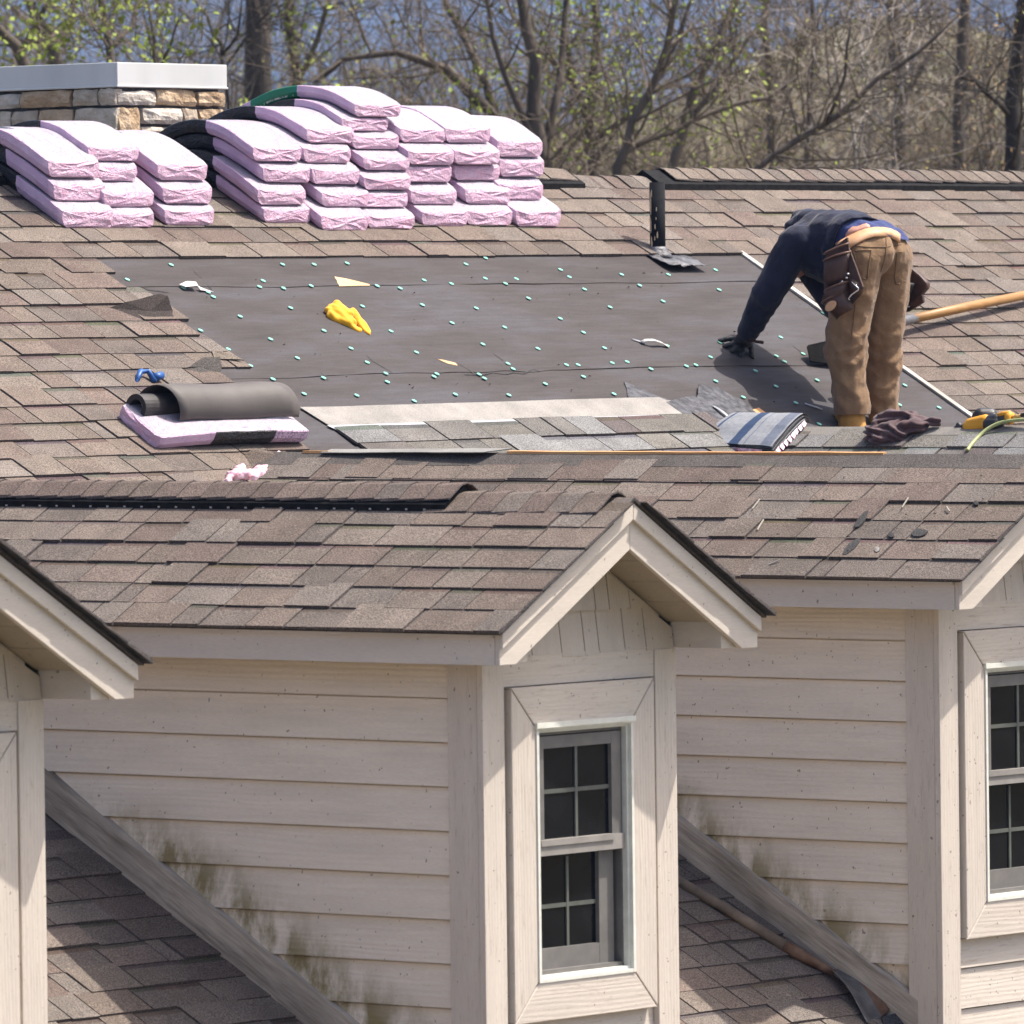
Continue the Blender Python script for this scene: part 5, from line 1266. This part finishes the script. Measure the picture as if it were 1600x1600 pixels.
bulge('pocket', [(1327, 1346, 437, .6, 12), (1328, 1348, 448, .8, 10), (1331, 1343, 462, .5, 4)], px_-.015, .035, M_LEA, belt)
b = MB(); nn = Vector((-1, .25, 0)).normalized(); b.tube([XP(p, q, px_-.02)+nn*.045 for p, q in ((1336, 441), (1346, 450), (1346, 453), (1336, 460), (1331, 466), (1332, 469))], .004, 6); b.build('square_clip', M_CHROME, belt, True)
b = MB()
for p, q in ((1330, 428), (1328, 434), (1321, 440)): b.tube([XP(p, q, px_-.02)+nn*.03, XP(p, q, px_-.02)+nn*.05], .006, 8)
o = b.build('rivet', M_CHROME, belt, True); o['kind'] = 'stuff'
# left pouch, swinging out on the far side
lx = 9.62
pouch_poly([(1413, 398), (1421, 400), (1430, 418), (1444, 430), (1455, 442), (1454, 450), (1442, 464), (1446, 472), (1420, 489), (1414, 482), (1404, 470), (1402, 440)], lx, .06, M_LEA, 'tool_pouch', belt, .015)
pouch_poly([(1440, 462), (1444, 460), (1446, 472), (1440, 476), (1422, 487), (1416, 480)], lx-.05, .03, M_LEA, 'pocket', belt)
pouch_poly([(1405, 470), (1412, 476), (1410, 500), (1402, 528), (1391, 528), (1392, 500), (1398, 480)], lx-.12, .03, M_BLADE, 'hammer_holder', belt)
b = MB(); ctr = XP(1410, 479, lx-.10); ax = (XP(1424, 442, lx-.1)-XP(1402, 525, lx-.1)).normalized(); e1 = ax.cross(Vector((1, 0, 0))).normalized(); e2 = ax.cross(e1)
b.tube([ctr+e1*(.038*math.cos(k*math.pi/8))+e2*(.038*math.sin(k*math.pi/8))+ax*(.012*math.cos(k*math.pi/8)) for k in range(17)], .0035, 6); b.build('hammer_ring', M_CHROME, belt, True)
b = MB(); b.tube([XP(1422, 442, lx-.1), XP(1421.5, 446, lx-.1), XP(1418, 458, lx-.1), XP(1410, 482, lx-.1), XP(1408, 490, lx-.1)], [.024, .022, .018, .020, .018], 12)
b.tube([XP(1408, 488, lx-.1), XP(1400, 526, lx-.1)], [.012, .012], 8); b.tube([XP(1398, 530, lx-.16), XP(1400, 533, lx-.02)], [.018, .018], 8)
tag(b.build('hammer', M_NB, None, True), 'hammer with a black grip hanging behind the roofer in a ring', 'hammer')
# boots
for ank, an in ((ankR, .62), (ankL, .8)):
    f = Vector((math.sin(an), -1, .45)).normalized()
    base = ank+Vector((0, .0, -.085))
    bt = wear('boot', [(ank+Vector((0, 0, .0)), .070, base, .076), (base+Vector((0, .02, -.02)), .068, base+f*.15+Vector((0, 0, -.02)), .042), (base+f*.08, .05, base+f*.16, .04)], M_BOOT, .008, 4, lambda p, n_: .003*fbm(p*20, 1, 2))
# gloved hand with spread fingers pressing on the felt
palm = XP(1158, 540, handP.x); nz = Vector(NM)
def fp(px, py, l): return onroof(px, py, l)
k0 = XP(1161, 530, handP.x+.0)
rods = [(wriR, .040, k0, .044), (k0, .042, fp(1150, 546, .05), .032), (k0, .040, fp(1162, 550, .055), .030)]
fingers = [((1146, 545, .055), (1134, 540, .045), (1123, 537, .018)), ((1147, 547, .05), (1138, 547, .035), (1130, 545, .014)), ((1153, 549, .05), (1147, 553, .03), (1142, 553, .013)), ((1160, 551, .05), (1157, 557, .03), (1155, 559, .013)), ((1166, 548, .055), (1171, 556, .03), (1174, 562, .013))]
for q in fingers:
    a, c, d = [fp(*z) for z in q]; rods += [(a, .020, c, .0165), (c, .0165, d, .014)]
wear('glove', rods, M_GLOVE, .0055, 3, lambda p, n_: .002*fbm(p*40, 1, 2))
b = MB(); b.tube([XP(1172, 530, handP.x-.03), XP(1182, 534, handP.x-.03), XP(1192, 535, handP.x-.03)], [.010, .009, .010], 6); b.tube([wriR+Vector((-.045, .0, .012)), wriR+Vector((.02, .05, -.01))], .012, 6); b.build('glove_strap', M_LEA, person, True, pinv)
# pocket seams on the trousers
def seam(pts, x, r=.0035, push=.0):
    bvh = None
    return [XP(px, py, x) for px, py in pts]
dg = bpy.context.evaluated_depsgraph_get()
bt_ = BVHTree.FromPolygons([v.co for v in trousers.data.vertices], [tuple(p.vertices) for p in trousers.data.polygons])
def drape(pts, lift=.002):
    out = []
    for px, py in pts:
        v = Vector(ray(px, py)).normalized(); r_ = bt_.ray_cast(Vector(CAM), v)
        if r_[0] is not None: out.append(r_[0]-v*lift)
    return out
M_SEAM = mat('trouser_seam', (.12, .07, .035), (.17, .105, .055), 30, .9)
b = MB()
for pts in (((1335, 392), (1345, 391), (1362, 391)), ((1362, 391), (1358, 408), (1355, 436)), ((1334, 393), (1338, 412), (1345, 435), (1355, 437)), ((1384, 368), (1385, 384), (1383, 404), (1376, 425)), ((1402, 394), (1400, 412), (1398, 432), (1400, 444), (1406, 443)), ((1402, 394), (1410, 394)), ((1334, 384), (1355, 386), (1384, 386), (1408, 382)), ((1338, 462), (1334, 500), (1330, 530))):
    P = drape([(pts[k][0]+(pts[k+1][0]-pts[k][0])*q/4, pts[k][1]+(pts[k+1][1]-pts[k][1])*q/4) for k in range(len(pts)-1) for q in range(4)]+[pts[-1]])
    if len(P) > 2: b.tube(P, .0032, 5)
o = b.build('seam', M_SEAM, trousers, True); o['kind'] = 'stuff'
# ------------------------------------------------------------------ terrain, far hill
FH = Vector((math.cos(YAW), -math.sin(YAW), 0)); RH = Vector((math.sin(YAW), math.cos(YAW), 0))
def smooth(a, b, x): t = min(max((x-a)/(b-a), 0), 1); return t*t*(3-2*t)
def gz(p, q):
    h = -8+10*smooth(46, 66, p)
    if p > 70: h += (p-70)*.0205
    h = min(h, 9.5) if p < 400 else 9.5-30*smooth(400, 900, p)
    return h+ (1.0+.01*max(0, p))*.5*mnoise.noise(Vector((p*.03, q*.03, 0)))*(1 if p > 60 else .2)
def world_pt(p, q, z): v = Vector((CAM[0], CAM[1], 0))+FH*p+RH*q; v.z = z; return v
def grid(name, ps, qs, zf, m, kind='structure'):
    b = MB()
    for p in ps:
        for q in qs: b.v.append(tuple(world_pt(p, q, zf(p, q))))
    k = len(qs)
    for i in range(len(ps)-1):
        for j in range(k-1): a = i*k+j; b.f.append((a, a+1, a+k+1, a+k)); b.m.append(0); b.t.append(None)
    o = b.build(name, m, None, True); o['kind'] = kind; return o
M_GND = mat('leaf_litter_ground', (.09, .075, .03), (.16, .13, .05), .6, .95, 2, .5, .3, lo=.3, hi=.7, detail=9)
ps = [-400, -200, -60, -20, 0, 15, 30, 40]+list(range(44, 100, 3))+list(range(100, 260, 10))+[260, 300, 350, 400, 500, 700, 1000, 1500, 2500, 4500]
grid('ground', ps, [-3000, -1200, -500, -200, -100]+list(range(-60, 61, 4))+[100, 200, 500, 1200, 3000], gz, M_GND)
M_HILL = mat('distant_forest_hill', (.006, .008, .009), (.02, .025, .027), .02, .95, .06, 1, 12, lo=.3, hi=.7, detail=9)
def hz(p, q): 
    t = smooth(2600, 4400, p); return -25+t*(300+90*mnoise.noise(Vector((q*.0016, 3, 0))))+16*mnoise.noise(Vector((p*.006, q*.006, 1)))*t+7*mnoise.noise(Vector((p*.02, q*.02, 5)))*t
grid('hills', [2500+50*k for k in range(45)], [-2600+60*k for k in range(88)], hz, M_HILL)
M_MEAD = mat('spring_hillside', (.085, .082, .035), (.18, .15, .07), .04, .95, .2, .6, 2, detail=8)
def mz(p, q): return gz(p, q)-1.0+smooth(300, 480, p)*9*math.exp(-((q-16-(p-300)*.03)/16)**2)+2.5*mnoise.noise(Vector((p*.03, q*.06, 8)))*smooth(300, 420, p)
grid('meadow_hill', [300+10*k for k in range(30)], [-20+3*k for k in range(40)], mz, M_MEAD)

# ------------------------------------------------------------------ trees behind the ridge
def bark(name, a, b_): return mat(name, a, b_, 6, .9, 14, .8, .03, stretch=(1, 1, .35), detail=6)
M_BK = [bark('grey_brown_bark', (.05, .039, .03), (.115, .092, .072)), bark('dark_bark', (.02, .016, .013), (.055, .044, .035)), bark('pale_bark', (.20, .17, .145), (.34, .30, .26)), bark('tan_twigs', (.075, .056, .04), (.165, .13, .095))]
M_LEAF = [mat('young_leaf', (.17, .23, .015), (.29, .35, .04), 3, .7), mat('olive_bud', (.14, .14, .025), (.24, .20, .05), 3, .8), mat('ochre_bud', (.20, .13, .05), (.30, .19, .09), 3, .8)]
for m_ in M_LEAF:
    p_ = m_.node_tree.nodes['Principled BSDF']; p_.inputs['Subsurface Weight'].default_value = 0
RT = random.Random(2024)
def rv(s=1.0): return Vector((RT.gauss(0, s), RT.gauss(0, s), RT.gauss(0, s)))
def grow(mb, p, d, ln, r, lev, ends, nch, ns=5, sides=(7, 5, 4, 3), up=.12, wob=.16):
    pts, rr = [p.copy()], [r]; d = d.normalized(); st = ln/ns
    for k in range(ns):
        d = (d+rv(wob)+Vector((0, 0, up*.35))).normalized(); p = p+d*st; pts.append(p.copy()); rr.append(max(r*(1-.72*(k+1)/ns), .0035))
    mb.tube(pts, rr, sides[min(lev, len(sides)-1)], caps=False)
    if lev >= 3 or nch[lev] == 0: ends.append(pts[-1]); ends.append(pts[len(pts)//2]); return
    for k in range(nch[lev]):
        t = RT.uniform(.2, 1.0); i = min(int(t*ns), ns-1); q = pts[i].lerp(pts[i+1], t*ns-i); ax = (pts[i+1]-pts[i]).normalized()
        s_ = rv(1); s_ = (s_-ax*s_.dot(ax)).normalized(); nd = ax*RT.uniform(.35, .8)+s_*RT.uniform(.6, 1.0)
        grow(mb, q, nd, ln*RT.uniform(.32, .62), max(rr[i]*RT.uniform(.3, .5), .004), lev+1, ends, nch, max(3, ns-1), sides, up, wob)
def leaves_mesh(ends, n, size, R_):
    b = MB()
    for _ in range(n):
        c = R_.choice(ends)+rv(.07); a = rv(1).normalized(); e = a.cross(rv(1)).normalized(); s_ = size*R_.uniform(.5, 1.2)
        b.poly([c-a*s_, c+e*s_*.5, c+a*s_, c-e*s_*.5])
    return b
def tree(label, D, limbs, m, leaf=None, nleaf=0, lsize=.035, dens=1.0, name='bare_tree', up=.12):
    """limbs: lists of (px, py, radius px) from the ground end upwards, as they stand at distance D"""
    s = D/FOC; trunk = MB(); tw = MB(); ends = []
    x0, y0, r0 = limbs[0][0]
    g = CAM+ray(x0, y0)*D; q0 = float(np.dot(g-CAM, np.array(RH))); p0 = float(np.dot(g-CAM, np.array(FH))); base = world_pt(p0, q0, gz(p0, q0)-.2)
    root = empty(name, tuple(base)); tag(root, label, 'tree', 'trees behind the house'); inv_ = Matrix.Translation(-base)
    for li, L in enumerate(limbs):
        off = 0 if li == 0 else RT.uniform(-.8, .8)
        P = [Vector(CAM+ray(x, y)*(D+off*(k/len(L)))) for k, (x, y, r) in enumerate(L)]; rr = [r*s*.84 for (_, _, r) in L]
        if L[0][1] > 235: P = [Vector((P[0].x+RT.uniform(-.2, .2), P[0].y, base.z))]+P; rr = [rr[0]*1.2]+rr
        dense, dr = [], []
        for k in range(len(P)-1):
            n = max(2, int((P[k+1]-P[k]).length/.3))
            for j in range(n):
                t = j/n; dense.append(P[k].lerp(P[k+1], t)+rv(.012)); dr.append(rr[k]+(rr[k+1]-rr[k])*t)
        dense.append(P[-1]); dr.append(rr[-1]); trunk.tube(dense, dr, 9)
        Lm = sum((b2-a2).length for a2, b2 in zip(dense, dense[1:])); n = int(Lm*5.5*dens)
        for _ in range(n):
            i = RT.randrange(1, len(dense)-1) if len(dense) > 2 else 0; ax = (dense[i+1]-dense[i]).normalized(); s_ = rv(1); s_ = (s_-ax*s_.dot(ax)).normalized()
            ln = RT.uniform(.5, 1.5)
            grow(tw, dense[i], ax*RT.uniform(.2, .8)+s_+Vector((0, 0, up)), ln, min(dr[i]*.45, RT.uniform(.006, .018)), 1, ends, (0, 4, 3, 0), 5, (6, 5, 3, 3), up)
    trunk.build('trunk', m, root, True, inv_); tw.build('crown', m if m is not M_BK[0] else M_BK[3], root, False, inv_)
    if leaf is not None and ends: o = leaves_mesh(ends, nleaf, lsize, RT).build('leaves', leaf, root, False, inv_); o['kind'] = 'stuff'
    return root
tree('thick dark upright trunk just right of the stone chimney', 76, [[(410, 262, 28), (405, 140, 26), (402, 0, 24), (400, -160, 22)]], M_BK[1], dens=.4, name='large_tree')
tree('black twiggy sapling between the chimney and the thick trunk', 70, [[(366, 262, 4), (352, 110, 4), (345, 70, 3.5), (322, 30, 2.6), (300, -10, 2)], [(349, 85, 3), (372, 55, 2.6), (378, 0, 2)]], M_BK[1], dens=1.5, name='sapling')
tree('leaning grey tree at the left edge above the chimney cap', 68, [[(60, 262, 13), (45, 110, 12), (22, 70, 11), (-20, 30, 10), (-60, -40, 8)], [(30, 80, 6), (60, 40, 5), (80, -30, 4)]], M_BK[0], M_LEAF[0], 500, dens=1.0)
tree('crooked forked tree behind the left half of the chimney', 72, [[(110, 262, 15), (92, 110, 14), (80, 60, 11), (50, 10, 9), (30, -60, 7)], [(90, 90, 9), (60, 45, 7), (20, 10, 5)], [(86, 80, 7), (110, 30, 6), (125, -50, 4)]], M_BK[0], M_LEAF[0], 600, dens=1.0)
tree('slim leafy tree with yellow-green buds above the chimney corner', 66, [[(196, 262, 8), (178, 110, 8), (165, 50, 7), (150, -40, 5)], [(172, 80, 5), (205, 40, 5), (222, -30, 4)]], M_BK[0], M_LEAF[0], 1500, .04, 1.3, name='leafy_tree')
tree('low yellow-green sapling beside the right end of the chimney cap', 62, [[(245, 262, 4), (248, 130, 4), (240, 60, 3), (232, 10, 2)], [(247, 120, 3), (268, 70, 2.4), (280, 30, 1.6)]], M_BK[0], M_LEAF[0], 1300, .036, 1.6, name='leafy_sapling')
tree('grey trunk rising behind the green-labelled bundle', 82, [[(470, 262, 11), (462, 120, 10), (450, 40, 9), (455, -80, 8)], [(464, 130, 6), (500, 60, 5), (520, -20, 4)]], M_BK[0], M_LEAF[0], 900, .035, 1.3)
tree('arching tree with a long bough sweeping left over the bundles', 72, [[(800, 262, 14), (770, 180, 12), (700, 110, 9), (620, 82, 7), (540, 92, 5), (490, 130, 3)], [(775, 185, 9), (740, 90, 8), (700, 10, 6), (690, -60, 5)], [(780, 200, 7), (690, 190, 5), (600, 160, 3)]], M_BK[0], M_LEAF[1], 600, .026, 1.3)
tree('three-stemmed thicket tree above the right end of the bundle stack', 68, [[(850, 262, 15), (838, 180, 14), (835, 90, 12), (815, 0, 10), (805, -80, 8)], [(850, 250, 9), (870, 150, 8), (880, 60, 6), (885, -60, 5)], [(845, 240, 8), (810, 170, 6), (770, 60, 5), (755, -40, 4)]], M_BK[0], M_LEAF[0], 500, .03, 1.4)
tree('forked tree with bright new leaves left of the vent pipe', 70, [[(925, 262, 10), (920, 190, 10), (932, 90, 9), (935, 0, 7), (940, -70, 6)], [(918, 200, 7), (895, 120, 6), (880, 30, 4)], [(918, 230, 6), (985, 175, 6), (1040, 105, 5), (1080, 0, 4)]], M_BK[0], M_LEAF[0], 1700, .036, 1.2, name='leafy_tree')
tree('leaning twin-stemmed tree just left of the vent pipe top', 66, [[(965, 262, 9), (990, 190, 8), (1030, 120, 7), (1050, 30, 6), (1060, -60, 4)], [(970, 240, 6), (1060, 205, 5), (1110, 175, 5), (1200, 150, 4), (1260, 110, 3)]], M_BK[0], M_LEAF[0], 350, .03, 1.4)
tree('brown tree leaning right behind the vent pipe', 74, [[(1052, 262, 10), (1062, 225, 9), (1090, 130, 9), (1130, 50, 8), (1165, -30, 6)], [(1075, 190, 6), (1130, 120, 5), (1200, 20, 4)]], M_BK[0], dens=1.4)
tree('slim upright trunk a little right of the vent pipe', 80, [[(1205, 262, 9), (1204, 150, 8), (1196, 50, 7), (1192, -60, 6)]], M_BK[0], M_LEAF[1], 500, .026, 1.5)
tree('tree with one long straight bough rising to the right above the roofer', 64, [[(1180, 268, 7), (1245, 220, 6.5), (1310, 175, 6), (1370, 125, 5), (1440, 80, 4), (1500, 20, 3)], [(1290, 190, 4), (1320, 120, 3), (1330, 40, 2.4)]], M_BK[0], M_LEAF[1], 300, .024, 1.6)
tree('slender dark stem directly above the roofer', 76, [[(1262, 262, 6), (1268, 150, 6), (1270, 60, 5), (1272, -60, 4)]], M_BK[0], M_LEAF[1], 400, .024, 1.5)
tree('thick brown trunk above the right shoulder of the roofer', 82, [[(1405, 262, 15), (1408, 150, 14), (1395, 60, 14), (1390, -80, 12)], [(1405, 170, 6), (1450, 90, 5), (1480, 10, 4)]], M_BK[0], M_LEAF[2], 600, .026, 1.6)
tree('pale thin birch stem right of the roofer', 66, [[(1400, 262, 3.2), (1394, 200, 3.2), (1398, 160, 3), (1420, 110, 2.4), (1440, 60, 2)], [(1336, 262, 3.4), (1328, 180, 3), (1306, 125, 2.6), (1300, 90, 2)]], M_BK[2], dens=1.0, name='birch')
tree('second pale birch with a bent stem near the long bough', 70, [[(1340, 262, 3), (1352, 140, 3), (1346, 90, 2.6), (1360, 20, 2)]], M_BK[2], dens=1.2, name='birch')
tree('upright brown trunk near the right edge', 80, [[(1500, 262, 12), (1498, 150, 12), (1505, 60, 11), (1512, -80, 9)], [(1500, 180, 5), (1545, 120, 4), (1570, 40, 3)]], M_BK[0], M_LEAF[2], 500, .026, 1.5)
tree('dark gnarled trunk cut off by the right edge', 66, [[(1580, 262, 17), (1585, 170, 16), (1596, 60, 15), (1602, -80, 13)], [(1585, 190, 6), (1540, 140, 4), (1500, 120, 3)]], M_BK[1], M_LEAF[2], 400, .026, 1.4)
# the undergrowth between and behind them: one mass
b = MB(); ends = []
for k in range(1150):
    D = RT.uniform(84, 150); px = RT.uniform(-60, 1660) if k < 820 else RT.choice((RT.uniform(-900, -60), RT.uniform(1660, 2600))); w = np.array(CAM)+ray(px, 300)*D; q = float(np.dot(w-CAM, np.array(RH))); p = float(np.dot(w-CAM, np.array(FH)))
    z0 = gz(p, q); ztop = CAM[2]+D*RT.choice((.012, .018, .024, .03, .045)); base = world_pt(p, q, z0)
    ln = max(1.0, ztop-z0)*RT.uniform(.7, 1.1)
    grow(b, base, Vector((RT.gauss(0, .25), RT.gauss(0, .25), 1)), ln, RT.uniform(.012, .035), 1, ends, (0, 7, 3, 0), 6, (5, 4, 3, 3), .25, .12)
tag(b.build('thicket', M_BK[3]), 'bare twiggy thicket of brush filling the edge of the woods', 'thicket', kind='stuff')
low = [e for e in ends if e.z < CAM[2]+(np.dot(np.array(e)-CAM, np.array(FH)))*.034]
for nm, m, n, sz in (('undergrowth_leaves', M_LEAF[1], 9000, .034), ('dry_leaves', M_LEAF[2], 9000, .032), ('spring_leaves', M_LEAF[0], 5000, .032)):
    tag(leaves_mesh(low, n, sz, RT).build(nm, m), None, None, kind='stuff')
# ------------------------------------------------------------------ air
hm = bpy.data.materials.new('haze'); hm.use_nodes = True; t = hm.node_tree; t.nodes.remove(t.nodes['Principled BSDF'])
pv = t.nodes.new('ShaderNodeVolumePrincipled'); pv.inputs['Color'].default_value = (.34, .55, 1.0, 1); pv.inputs['Density'].default_value = .00017; pv.inputs['Anisotropy'].default_value = 0.0
t.links.new(pv.outputs[0], t.nodes['Material Output'].inputs['Volume'])
b = MB(); c = Vector(CAM); b.box(c.x-8000, c.x+8000, c.y-8000, c.y+8000, -60, 460)
tag(b.build('haze', hm), kind='stuff')
